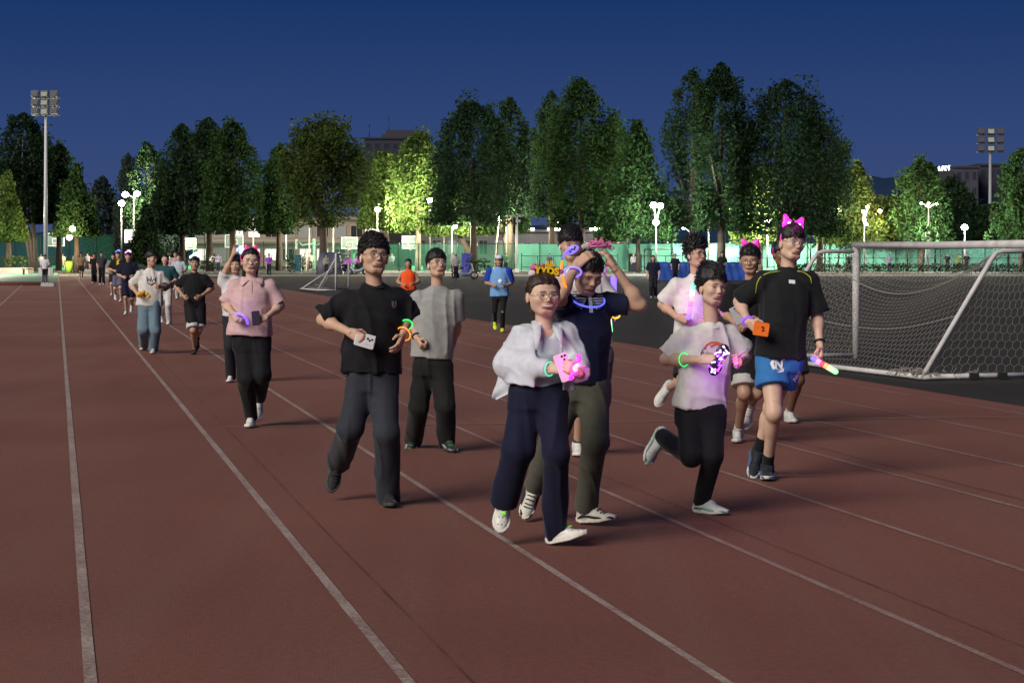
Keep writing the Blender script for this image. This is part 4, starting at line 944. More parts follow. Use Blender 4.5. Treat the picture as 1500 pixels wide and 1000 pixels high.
# -- man in white: chest print, lit mask, green bracelet
o = man_white; Y = 12.87
on_cloth(o, 'top', [(1031, 511), (1035, 505), (1042, 501), (1050, 501), (1058, 504), (1063, 508)], .0055, PRINT_O, 'chest_print'); on_cloth(o, 'top', [(1040, 507), (1048, 503), (1056, 505), (1062, 510)], .008, PRINT_O, 'chest_print')
on_cloth(o, 'top', [(1026, 520), (1030, 515), (1032, 521), (1036, 515), (1038, 522), (1043, 519)], .0030, PRINT_K, 'chest_print'); on_cloth(o, 'top', [(1030, 511), (1027, 516), (1027, 521)], .0025, PRINT_K, 'chest_print')
c = W(1053, 527, Y - .33); ax = unit(V3(.42, 0, .9)); ay = unit(V3(-.9, 0, .42)); t = thing('light_up_mask', c, 'black mask with lit violet and white pattern held by the man in white', 'mask')
b = MB(); R = np.stack([ay, V3(0, -1, 0), ax], 1)
for s_ in (-1, 1): b.ell(c + ax * s_ * .050, (.042, .010, .058), R, 0, 14, 6)
b.build('frame', mat('mask_black', (.012, .01, .015), .35), t)
b = MB(); rg = np.random.default_rng(5)
for s_ in (-1, 1):
    for k in range(15):
        a = rg.uniform(0, 6.28); q = math.sqrt(rg.uniform(.05, .85)); p0 = c + ax * (s_ * .050 + .050 * q * math.sin(a)) + ay * .036 * q * math.cos(a) - V3(0, .012, 0)
        d = (ax * rg.normal() + ay * rg.normal()) * .010; b.tube([p0 - d, p0 + d * .2 + ay * .003, p0 + d], .0042, 0 if rg.random() < .55 else 1, 6)
b.build('lights', [EM((.75, .45, 1.), 5.), EM((.35, .05, 1.), 3.)], t)
point_light('mask_glow', c + V3(.02, -.06, .02), (.45, .12, 1.), .8, .04); point_light('mask_glow', c + V3(.03, .06, -.10), (.45, .12, 1.), .7, .03)
ring_on(o, 'glow_bracelet', o['ea'], o['wa'], .52, .043, .0036, EM(E_GRN, 1.2))
b = MB(); b.tube([W(1080, 522, Y - .27), W(1092, 513, Y - .30), W(1096, 509, Y - .30)], .006, 0); b.tube([W(1083, 524, Y - .27), W(1095, 518, Y - .30)], .004, 0)
b.build('clip_toy', mat('lilac_plastic', (.35, .30, .42), .3), None, label='small pale clip poking out of the pink-lit fist of the man in white', cat='toy', origin=W(1083, 524, Y - .27))
point_light('fist_glow', W(1078, 532, Y - .36), (1, .1, .75), .6, .03)

# -- tall man: glowing bow, piping, logos, phone, watch, bracelet, stick
o = man_tall; Y = 14.8
headband(o, EM(E_MAG, .25), .0, .006); bow(o, E_MAG, 1.7, .066, True, .118)
point_light('bow_glow', o['toW']([(0, .10, .15)])[0], (1, .05, .6), .5)
PIPE = mat('yellow_piping', (.42, .46, .04), .6)
on_cloth(o, 'top', [(1143, 397), (1136, 398), (1128, 399), (1120, 402), (1113, 407), (1109, 415), (1107, 430)], .0050, PIPE, 'piping'); on_cloth(o, 'top', [(1168, 397), (1175, 398), (1181, 401), (1187, 406), (1189, 415)], .0045, PIPE, 'piping')
print_text(o, 'top', 'IIIIII', 1152, 412, .030, PRINT_W, 'chest_logo', .003, 0)
print_text(o, 'bottom', 'C', 1129, 532, .165, PRINT_W, 'shorts_logo', .003); print_text(o, 'bottom', 'N', 1131, 532, .085, PRINT_W, 'shorts_logo', .004)
print_text(o, 'bottom', 'NC', 1164, 551, .05, PRINT_W, 'shorts_logo', .003, 60)
ring_on(o, 'glow_bracelet', o['ea'], o['wa'], .95, .038, .011, EM((.42, .12, 1.), .55)); ring_on(o, 'wristwatch', o['eb'], o['wb'], .88, .034, .009, mat('dark_band', (.02, .02, .02), .5))
c = W(1115, 482, Y - .27); ph = phone('orange phone with a dark number on its case held by the tall man', c, (1, 0, -.15), (.2, .1, 1), .115, .100, mat('orange_case', (.85, .17, .02), .4), False)
V, Fc = text_mesh('2', .05, .002); mk('case_print', c + np.stack([V[:, 0] + .012, -.007 + 0 * V[:, 0], V[:, 1]], 1), Fc, mat('brown_print', (.08, .02, .01), .6), ph, smooth=False)
stick('light_stick', 'short light stick glowing violet, red and green in the tall man\'s lowered hand', [W(x, y, Y - d) for x, y, d in ((1191, 525, .12), (1200, 530, .14), (1212, 537, .16), (1224, 544, .18))], [(.15, .12, 1.), (.8, .25, 1.), E_RED, (1., .35, .10), (.45, 1., .30), (.35, 1., .35)], .021)
point_light('stick_glow', W(1200, 534, Y - .28), (.8, .2, .9), .7)

# -- behind them
stick('light_stick', 'long light stick green to red to violet held upright by the spiky haired man', [W(1016, 417, 18.2 - .30), W(1009, 465, 18.2 - .28)], [(.15, 1., .45), (.75, 1., .55), (1., .35, .25), (1., .15, .45), (.7, .2, 1.), (.3, .15, 1.)], .022, strength=1.7)
point_light('stick_glow', W(1030, 450, 18.2 - .36), (.6, .12, 1.), 1.9, .05); point_light('stick_glow', W(1008, 430, 18.2 - .36), (1., .3, .5), .5, .05)
headband(man_bow, EM(E_MAG, .22), 0, .006); bow(man_bow, E_MAG, .50, .060, False, .122)
phone('grey phone held slantwise by the man with the dim pink bow', W(1079, 462, 17.6 - .28), (1, 0, .5), (.6, 0, 1), .075, .16, mat('grey_case', (.42, .42, .45), .3, .05))
headband(man_hidden, EM(E_MAG, .22), 0, .012); bow(man_hidden, E_MAG, .35, .055, False, .118, -.02)
Y = 16.5
c = W(838, 366, Y - .20); t = MB(); a = R_(28); R = np.array([[math.cos(a), 0, -math.sin(a)], [0, 1, 0], [math.sin(a), 0, math.cos(a)]]); t.ell(c, (.062, .010, .034), R, 0, 18, 8)
for dx, dz in ((-.02, -.006), (.0, .004), (.018, -.004), (.03, .008)): t.ell(c + R @ V3(dx, -.010, dz), (.010, .003, .008), R, 1)
t.tube([W(824, 378, Y - .20), W(828, 370, Y - .22), W(834, 364, Y - .22)], .009, 0)
t.build('light_up_mask', [EM((.28, .20, 1.), .9), mat('mask_black', (.012, .01, .015), .35)], None, label='glowing violet eye mask over the face of the tall man at the back', cat='mask', origin=c)
stick('light_stick', 'light stick orange to green held by the man behind the navy polo', [W(890, 452, Y - .30), W(893, 484, Y - .30)], [E_RED, (1., .4, .05), (.8, 1., .6), (.25, 1., .45)], .026, strength=1.7)
stick('light_stick', 'violet light stick pointing up behind the shoulder of the navy polo', [W(899, 408, Y + .1), W(899, 424, Y + .1)], [(.22, .12, 1.)], .026, strength=2.)
mb = MB(); mb.tube([W(902 + 6 * math.cos(q), 461 + 5 * math.sin(q), Y - .26 + .02 * math.sin(q)) for q in np.linspace(0, 6.283, 16, endpoint=False)], .007, 0, 8, closed=True); mb.build('glow_ring', EM(E_YEL, 1.), None, label='yellow glow ring dangling beside the orange and green light stick', cat='glow ring', origin=W(902, 461, Y))
mb = MB(); mb.box(W(909, 455, Y - .2), (.055, .02, .062)); mb.tube([W(904, 463, Y - .2), W(900, 470, Y - .2)], .006); mb.build('light_fan', EM((.55, .18, 1.), .45), None, label='small violet lit fan beside the yellow glow ring', cat='fan', origin=W(909, 455, Y - .2))
mb = MB(); pts = [W(x, y, Y + .02) for x, y in ((880, 424), (879, 414), (882, 404), (887, 396), (891, 388))]; mb.tube(pts, [.045, .048, .036, .020, .012], 0, 10, flat=.25); mb.ell(W(892, 388, Y - .02), (.022, .02, .022), None, 1)
mb.build('light_up_ribbon', [EM((.75, .05, .9), .55), EM((1., .03, .45), 1.6)], None, label='magenta light-up ribbon showing between the raised arm and cheek of the navy polo man', cat='ribbon', origin=pts[0])
point_light('stick_glow', W(893, 470, Y - .42), (.9, .5, .3), 1.2, .05)

# -- woman in pink
o = woman_pink; Y = 19.26
flap_collar(o, cloth((.60, .41, .41)), .05, .03, gap=.34); on_cloth(o, 'top', [(369, 412), (369, 418), (369, 424), (369, 430)], .004, mat('pink_seam', (.38, .23, .23), .9), 'placket')
headband(o, EM((.9, .02, .25), .35), .02, .010); bow(o, (.95, .03, .30), .40, .050, False, .112)
pts = [W(x, y, Y - d) for x, y, d in ((345, 460, .30), (351, 459, .31), (357, 462, .31), (361, 468, .29), (363, 474, .27))]
stick('light_stick', 'curved violet glow stick in the hand of the woman in pink', pts, [(.25, .15, 1.), (.2, .1, 1.)], .012, strength=1.4); point_light('stick_glow', W(356, 462, Y - .38), (.3, .2, 1.), .5)
phone('dark maroon phone in the hand of the woman in pink', W(375, 466, Y - .30), (1, 0, .1), (0, .1, 1), .08, .14, DARK_CASE, False)

# -- further back
for o, c1, s_ in ((man_black_shorts, E_WHT, 3.), (pink_led, (1., .35, .9), 2.), (yellow_man, (.15, .2, 1.), 1.6)):
    b = MB(); headband(o, EM(c1, .4), 0, .01)
    for k in range(5): b.ell(o['toW']([(-.06 + .03 * k, .03, .14 + .03 * math.sin(1.2 * k))])[0], (.030, .02, .030))
    b.build('lit_hair_clip', EM(c1, s_), o['root'])
o = man_jeans; on_cloth(o, 'top', [(215, 405), (216, 412), (218, 408), (220, 413), (221, 405), (223, 413), (225, 408), (227, 412), (228, 406)], .008, PRINT_K, 'crown_print'); on_cloth(o, 'top', [(216, 414), (221, 417), (227, 414)], .010, PRINT_K, 'crown_print')
ring_on(o, 'armband', o['eb'], o['wb'], .45, .050, .03, mat('brown_band', (.06, .04, .035), .7))
b = MB()
for dx, dy in ((0, 0), (5, -2), (10, 1), (6, 3), (-3, 2), (13, 4)): b.ell(W(205 + dx, 430 + dy, 33.2 - .32), (.035, .03, .035), None, 0)
b.ell(W(209, 431, 32.84), (.03, .03, .03), None, 1); b.build('toy_flower', [mat('yellow_plush', (.60, .36, .03), .8), mat('red_plush', (.4, .08, .03), .8)], None, label='yellow plush toy in the hand of the man in jeans', cat='toy', origin=W(205, 432, 32.9))
o = blue_runner; b = MB(); b.ell(o['toW']([(0, -.005, .085)])[0], (.092, .105, .062), o['R'], 0, 14, 8); b.ell(o['toW']([(0, .11, .065)])[0], (.07, .06, .012), o['R'], 0); b.build('cap', cloth((.6, .6, .65)), o['root'])
for el, sh in ((o['ea'], -1), (o['eb'], 1)):
    b = MB(); s0 = o['neck'] + o['r'] * sh * .20 - o['u'] * .09; f = Fld(); f.cone(s0, el, .085, .082, cut=.9); v, q = f.mesh(.02); b.add(v, q.tolist(), 0, True); b.build('sleeve', cloth((.02, .05, .36)), o['top_obj'])
b = MB(); b.ell(W(733, 412, 42.2), (.05, .03, .05)); b.build('paper_cup', mat('white_plastic', (.8, .8, .8), .3, .02), None, label='white cup held to the chest of the runner in the sky blue bib', cat='cup', origin=W(733, 414, 42.2))
on_cloth(yellow_man, 'top', [(171, 388), (174, 386), (172, 384), (176, 381)], .05, mat('yellow_lettering', (.72, .44, .02), .4, .1), 'chest_print')
b = MB()
for dx, dy in ((0, 0), (4, -3), (8, 1), (5, 3)): b.ell(W(349 + dx, 366 + dy, gy(560) - .12), (.035, .02, .03))
b.build('light_up_toy', EM((.25, .45, 1.), 3.), None, label='blue-white light held up in the raised hand behind the woman in pink', cat='toy', origin=W(352, 368, gy(560) - .12))
# ------------------------------------------------------------------ the ground
TD = unit(V3(-667 / FPX, 1, 0)); TN = V3(TD[1], -TD[0], 0)                 # along the track, and across it to the right
def KX(k, Y): return V3(-667 / FPX * Y + k * EYE, Y, 0)
def sheet(name, pts, z, m, kind='structure'):
    return mk(name, [(p[0], p[1], z) for p in pts], [tuple(range(len(pts)))], m, None, False, kind=kind)
def ground_mat(name, c1, c2, rough, s1, s2, bump, c3=None, stretch=None, spec=.25):
    m, nt, p = new_mat(name); tc = N(nt, 'ShaderNodeTexCoord'); mp = N(nt, 'ShaderNodeMapping'); nt.links.new(tc.outputs['Object'], mp.inputs['Vector'])
    mp.inputs['Rotation'].default_value = (0, 0, -math.atan2(TD[0], TD[1]) * -1)
    if stretch: mp.inputs['Scale'].default_value = stretch
    a = N(nt, 'ShaderNodeTexNoise'); a.inputs['Scale'].default_value = s1; a.inputs['Detail'].default_value = 6; nt.links.new(mp.outputs['Vector'], a.inputs['Vector'])
    b = N(nt, 'ShaderNodeTexNoise'); b.inputs['Scale'].default_value = s2; b.inputs['Detail'].default_value = 4; nt.links.new(tc.outputs['Object'], b.inputs['Vector'])
    r = N(nt, 'ShaderNodeValToRGB'); r.color_ramp.elements[0].color = lin(c1); r.color_ramp.elements[1].color = lin(c2); r.color_ramp.elements[0].position = .32; r.color_ramp.elements[1].position = .70
    nt.links.new(a.outputs['Fac'], r.inputs['Fac'])
    mr = N(nt, 'ShaderNodeMapRange'); mr.inputs['From Min'].default_value = .3; mr.inputs['From Max'].default_value = .7; mr.inputs['To Min'].default_value = .86; mr.inputs['To Max'].default_value = 1.14
    nt.links.new(b.outputs['Fac'], mr.inputs['Value'])
    x = N(nt, 'ShaderNodeMix', data_type='RGBA', blend_type='MULTIPLY'); x.inputs['Factor'].default_value = 1; nt.links.new(r.outputs['Color'], x.inputs[6]); nt.links.new(mr.outputs['Result'], x.inputs[7])
    out = x.outputs[2]
    if c3:   # worn streaks along the lanes
        st = N(nt, 'ShaderNodeMapping'); st.inputs['Rotation'].default_value = mp.inputs['Rotation'].default_value; st.inputs['Scale'].default_value = (1.6, .05, 1); nt.links.new(tc.outputs['Object'], st.inputs['Vector'])
        q = N(nt, 'ShaderNodeTexNoise'); q.inputs['Scale'].default_value = 1.2; q.inputs['Detail'].default_value = 3; nt.links.new(st.outputs['Vector'], q.inputs['Vector'])
        mq = N(nt, 'ShaderNodeMapRange'); mq.inputs['From Min'].default_value = .45; mq.inputs['From Max'].default_value = .75; mq.inputs['To Max'].default_value = .55; nt.links.new(q.outputs['Fac'], mq.inputs['Value'])
        y = N(nt, 'ShaderNodeMix', data_type='RGBA'); nt.links.new(mq.outputs['Result'], y.inputs['Factor']); nt.links.new(out, y.inputs[6]); y.inputs[7].default_value = lin(c3); out = y.outputs[2]
    nt.links.new(out, p.inputs['Base Color']); p.inputs['Roughness'].default_value = rough; p.inputs['Specular IOR Level'].default_value = spec
    f = N(nt, 'ShaderNodeTexNoise'); f.inputs['Scale'].default_value = 140; f.inputs['Detail'].default_value = 3; nt.links.new(tc.outputs['Object'], f.inputs['Vector'])
    bp = N(nt, 'ShaderNodeBump'); bp.inputs['Strength'].default_value = bump; bp.inputs['Distance'].default_value = .012; nt.links.new(f.outputs['Fac'], bp.inputs['Height']); nt.links.new(bp.outputs['Normal'], p.inputs['Normal'])
    return m
M_TRACK = ground_mat('track_rubber', (.150, .056, .042), (.205, .080, .058), .85, .22, 26., .45, (.19, .092, .070))
M_TURF = ground_mat('worn_dark_turf', (.020, .017, .017), (.036, .030, .028), .9, .12, 7., .8)
M_ASPH = ground_mat('dusty_asphalt', (.026, .025, .025), (.042, .039, .036), .9, .2, 15., .5)
M_COURT = ground_mat('green_court', (.030, .13, .085), (.045, .17, .11), .7, .3, 20., .2)
M_PATH = ground_mat('pale_paving', (.20, .18, .145), (.27, .24, .19), .85, .4, 10., .3)
def line_mat():
    m, nt, p = new_mat('worn_line_paint'); tc = N(nt, 'ShaderNodeTexCoord')
    a = N(nt, 'ShaderNodeTexNoise'); a.inputs['Scale'].default_value = 1.3; a.inputs['Detail'].default_value = 8; a.inputs['Roughness'].default_value = .75; nt.links.new(tc.outputs['Object'], a.inputs['Vector'])
    b = N(nt, 'ShaderNodeTexNoise'); b.inputs['Scale'].default_value = 45; b.inputs['Detail'].default_value = 4; nt.links.new(tc.outputs['Object'], b.inputs['Vector'])
    ad = N(nt, 'ShaderNodeMath', operation='ADD'); nt.links.new(a.outputs['Fac'], ad.inputs[0]); nt.links.new(b.outputs['Fac'], ad.inputs[1])
    r = N(nt, 'ShaderNodeValToRGB'); r.color_ramp.elements[0].position = .38; r.color_ramp.elements[0].color = (.17, .085, .068, 1); r.color_ramp.elements[1].position = .62; r.color_ramp.elements[1].color = (.39, .33, .29, 1)
    h = N(nt, 'ShaderNodeMath', operation='MULTIPLY'); h.inputs[1].default_value = .5; nt.links.new(ad.outputs[0], h.inputs[0]); nt.links.new(h.outputs[0], r.inputs['Fac'])
    nt.links.new(r.outputs['Color'], p.inputs['Base Color']); p.inputs['Roughness'].default_value = .8
    return m
M_LINE = line_mat(); M_LINE2 = line_mat(); [setattr(e_, 'color', c_) for e_, c_ in zip([n_ for n_ in M_LINE2.node_tree.nodes if n_.type == 'VALTORGB'][0].color_ramp.elements, ((.16, .075, .058, 1), (.33, .24, .21, 1)))]
sheet('ground', [(-900, -30, 0), (900, -30, 0), (900, 2600, 0), (-900, 2600, 0)], -.012, M_ASPH)
sheet('infield', [KX(6.25, 4), (70, 4, 0), (95, 172, 0), KX(6.25, 172)], -.004, M_TURF)
sheet('running_track', [KX(-5.2, 2), KX(6.32, 2), KX(6.32, 146), KX(-5.2, 146)], 0., M_TRACK)
sheet('sports_court', [KX(-9, 119), KX(.06, 119), KX(.06, 172), KX(-12, 172)], .004, M_COURT)
sheet('paved_path', [KX(.1, 146), KX(6.4, 146), (60, 150, 0), (60, 158, 0), KX(.1, 158)], .000, M_PATH)
lk = [-1.09] + [.079 + .742 * i for i in range(9)]
for k in lk:                                                              # lane lines, a little thinner inside
    w = .026 if k < 1 else .021
    y0 = 3.0; y1 = 144 if k > -1 else 112
    P = []; n = 40; rg = np.random.default_rng(int(abs(k) * 100))
    ys = y0 * (y1 / y0) ** (np.arange(n + 1) / n)
    L = [KX(k, y) - TN * w * rg.uniform(.92, 1.08) for y in ys]; Rr = [KX(k, y) + TN * w * rg.uniform(.92, 1.08) for y in ys]
    V = np.array(L + Rr); V[:, 2] = .004
    mk('lane_line', V, [(i, n + 1 + i, n + 2 + i, i + 1) for i in range(n)], M_LINE if k < 2 else M_LINE2, None, False, kind='structure')
for k in (.97, 2.46, 3.92):                                                # seams between the rubber strips
    n = 24; ys = 4 * (12.) ** (np.arange(n + 1) / n); rg = np.random.default_rng(int(k * 10)); off = np.cumsum(rg.normal(size=n + 1)) * .002
    V = np.array([KX(k, y) + TN * (o_ - .007) for y, o_ in zip(ys, off)] + [KX(k, y) + TN * (o_ + .007) for y, o_ in zip(ys, off)]); V[:, 2] = .003
    mk('track_seam', V, [(i, n + 1 + i, n + 2 + i, i + 1) for i in range(n)], mat('seam_rubber', (.125, .050, .038), .9, .35, 3.), None, False, kind='structure')
a, b = G(322, 626), G(1510, 611); d = unit(b - a); q = V3(-d[1], d[0], 0) * .022
mk('cross_line', np.array([a - q, b - q, b + q, a + q]) + V3(0, 0, .008), [(0, 1, 2, 3)], M_LINE2, None, False, kind='structure')
for (x0, y0, x1, y1, w) in ((1180, 417, 1520, 417.5, .06), (820, 413, 960, 412, .06)):
    a, b = G(x0, y0), G(x1, y1); q = V3(0, w, 0); mk('pitch_line', np.array([a - q, b - q, b + q, a + q]) + V3(0, 0, .003), [(0, 1, 2, 3)], mat('pitch_paint', (.34, .34, .34), .8, .2), None, False, kind='structure')
mb = MB(); a, b = G(-60, 417), G(60, 417.5); mb.tube([a + V3(0, 0, .06), b + V3(0, 0, .06)], .10, 0, 8); mb.build('track_kerb', mat('dark_red_rubber', (.12, .035, .025), .8), kind='structure')

# ------------------------------------------------------------------ hill and far buildings
m_hill, nt_, p_ = new_mat('haze_blue_hill'); p_.inputs['Base Color'].default_value = (.018, .036, .075, 1); p_.inputs['Roughness'].default_value = 1; p_.inputs['Specular IOR Level'].default_value = 0  # distance haze is put into the hill's blue base colour
V = []; n = 60; ridge = np.interp(np.linspace(-200, 1900, n), [-200, 300, 700, 1000, 1180, 1240, 1290, 1330, 1400, 1500, 1700, 1900], [345, 338, 340, 320, 285, 262, 252, 258, 262, 275, 300, 330])
for j, (yy, q) in enumerate(((1500, 0), (1560, .55), (1700, 1.), (2000, 1.), (2300, 0))):
    for i in range(n):
        px = -200 + 2100 * i / (n - 1); zt = ZZ(ridge[i], 1700) * q + (3 * math.sin(i * 1.9) + 2 * math.sin(i * 4.3)) * (q > 0)
        V.append(((px - CX) / FPX * 1700, yy, max(-.5, zt) if q else -.5))
mk('hill', V, [(j * n + i, j * n + i + 1, (j + 1) * n + i + 1, (j + 1) * n + i) for j in range(4) for i in range(n - 1)], m_hill, None, True, kind='structure')
WINLIT = glow('lit_window', (1., .95, .80), 1.6); WINDARK = mat('dark_window', (.02, .024, .03), .15, .1, spec=.5); WINDIM = glow('dim_window', (.8, .8, .7), .25)
def block(name, label, x0, x1, ytop, Y, depth, colour, floors, bays, rng_, lit=.1, parapet=True, z0=0., winh=.5, winw=.55, cat='building'):
    """a building front between picture columns x0..x1 at depth Y: walls, roof, and each window a part (> pane)"""
    X0, X1 = GX(x0, Y)[0], GX(x1, Y)[0]; zt = ZZ(ytop, Y); t = thing(name, ((X0 + X1) / 2, Y + depth / 2, z0), label, cat)
    mw = mat('rendered_wall', colour, .85, .12, .6, .2, 20.)
    b = MB(); b.box(((X0 + X1) / 2, Y + depth / 2, (z0 + zt) / 2), (X1 - X0, depth, zt - z0)); w = b.build('wall', mw, t)
    b = MB(); b.box(((X0 + X1) / 2, Y + depth / 2, zt + .2), (X1 - X0 + .6, depth + .6, .4)); b.build('roof', mat('roof_edge', tuple(c * .8 for c in colour), .8), t)
    fh = (zt - z0) / floors; bw = (X1 - X0) / bays
    for f_ in range(floors):
        for k in range(bays):
            c = V3(X0 + (k + .5) * bw, Y - .03, z0 + (f_ + .5) * fh); b = MB(); ww, wh = bw * winw, fh * winh
            b.box(c + V3(0, 0, wh / 2), (ww + .2, .12, .1)); b.box(c - V3(0, 0, wh / 2), (ww + .2, .16, .1)); b.box(c + V3(ww / 2, 0, 0), (.1, .12, wh - .1)); b.box(c - V3(ww / 2, 0, 0), (.1, .12, wh - .1)); b.box(c, (.06, .1, wh - .1))
            fr = b.build('window', mat('window_frame', tuple(c_ * 1.25 for c_ in colour), .5), t); u_ = rng_.random()
            b = MB(); b.box(c + V3(0, .01, 0), (ww - .1, .04, wh - .1)); b.build('pane', WINLIT if u_ < lit else (WINDIM if u_ < lit * 2.5 else WINDARK), fr)
    return t, (X0, X1, zt)
rg = np.random.default_rng(11)
t, (X0, X1, zt) = block('hall_building', 'long beige two storey hall with lit windows behind the basketball courts', 285, 560, 322, 262, 14, (.26, .22, .175), 2, 11, rg, .28, winh=.52, winw=.7)
b = MB(); b.box(((X0 + X1) / 2, 261.6, zt * .53), (X1 - X0, .7, .5)); b.build('canopy_band', mat('beige_band', (.30, .26, .21), .8), t)
block('hall_building', 'low grey hall behind the trunks right of the beige hall', 560, 742, 336, 275, 14, (.12, .12, .125), 1, 8, rg, .12, winh=.4)
t, (X0, X1, zt) = block('low_building', 'long pale low building with lamps along its eaves left of the bright twin lamp', 742, 925, 340, 330, 16, (.17, .165, .17), 1, 9, rg, .0, winh=.35)
b = MB()
for px in (779, 806, 868): b.box((GX(px, 329)[0], 329.4, zt + .5), (.9, .5, .35))
b.build('eaves_lamp', glow('lamp_white', (1., .93, .8), 10.), t)
t, (X0, X1, zt) = block('apartment_tower', 'dark tower block with rooftop mast rising behind the bright trees', 533, 612, 204, 430, 18, (.026, .028, .042), 9, 6, rg, .0, winh=.4)
b = MB(); b.box((GX(590, 430)[0], 438, zt + 1.0), (7.6, 9, 2.4)); b.box((GX(568, 430)[0], 438, zt + .6), (3.2, 6, 1.6)); b.build('roof_cabin', mat('tower_render', (.036, .035, .042), .8), t)
b = MB(); x = GX(567, 430)[0]; b.tube([(x, 436, zt), (x, 436, zt + 5.6)], [.10, .04]); x = GX(538, 430)[0]; b.tube([(x, 436, zt), (x, 436, zt + 3.6)], .08); b.build('antenna', METAL_D, t)
t, (X0, X1, zt) = block('office_block', 'grey office block with glowing rooftop letters at the far right', 1388, 1433, 246, 385, 20, (.048, .047, .064), 6, 4, rg, .0)
b = MB(); rs = np.random.default_rng(3)
for i in range(4):
    cx = GX(1376 + 4.6 * i, 384)[0]; cz = ZZ(247.5 - i * .5, 384)
    for k in range(4): b.box((cx + rs.uniform(-.15, .15), 384.2, cz - .36 + .26 * k), (rs.uniform(.25, .5), .12, .09))
    b.box((cx + rs.uniform(-.1, .1), 384.2, cz), (.09, .12, .95))
b.build('roof_letters', glow('sign_white', (.9, .9, 1.), 7.), t)
b = MB(); b.box((GX(1385, 384)[0], 384.9, ZZ(252, 384)), (3.0, .8, .3)); b.box((GX(1380, 384)[0], 386, ZZ(262, 384)), (4.0, 6, 3.)); b.build('roof_ledge', mat('tower_render', (.036, .035, .042), .8), t)
block('office_block', 'darker narrow office block left of the right floodlight mast', 1434, 1470, 243, 392, 20, (.030, .032, .048), 6, 3, rg, .0)
block('office_block', 'lower brownish office block right of the right floodlight mast', 1471, 1530, 250, 400, 20, (.050, .042, .050), 6, 5, rg, .0)

# ------------------------------------------------------------------ trees
def leaf_mat(name, c):
    m, nt, p = new_mat(name); out = nt.nodes['Material Output']; nt.nodes.remove(p)
    g = N(nt, 'ShaderNodeNewGeometry'); h = N(nt, 'ShaderNodeHueSaturation'); h.inputs['Color'].default_value = lin(c)
    mr = N(nt, 'ShaderNodeMapRange'); mr.inputs['To Min'].default_value = .55; mr.inputs['To Max'].default_value = 1.5; nt.links.new(g.outputs['Random Per Island'], mr.inputs['Value']); nt.links.new(mr.outputs['Result'], h.inputs['Value'])
    m2 = N(nt, 'ShaderNodeMapRange'); m2.inputs['To Min'].default_value = .47; m2.inputs['To Max'].default_value = .53; nt.links.new(g.outputs['Random Per Island'], m2.inputs['Value']); nt.links.new(m2.outputs['Result'], h.inputs['Hue'])
    d = N(nt, 'ShaderNodeBsdfDiffuse'); t = N(nt, 'ShaderNodeBsdfTranslucent'); x = N(nt, 'ShaderNodeMixShader'); x.inputs[0].default_value = .38
    nt.links.new(h.outputs['Color'], d.inputs['Color']); nt.links.new(h.outputs['Color'], t.inputs['Color']); nt.links.new(d.outputs[0], x.inputs[1]); nt.links.new(t.outputs[0], x.inputs[2]); nt.links.new(x.outputs[0], out.inputs['Surface'])
    return m
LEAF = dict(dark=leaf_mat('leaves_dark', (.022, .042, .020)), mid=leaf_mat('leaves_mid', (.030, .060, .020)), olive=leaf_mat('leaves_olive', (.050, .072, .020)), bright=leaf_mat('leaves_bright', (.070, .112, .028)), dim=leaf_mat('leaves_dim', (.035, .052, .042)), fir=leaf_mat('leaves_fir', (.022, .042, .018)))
BARK = mat('bark', (.060, .045, .034), .9, .3, 6., .6, 20.); BARKP = mat('pale_bark', (.22, .18, .13), .9, .25, 4., .4, 15.)
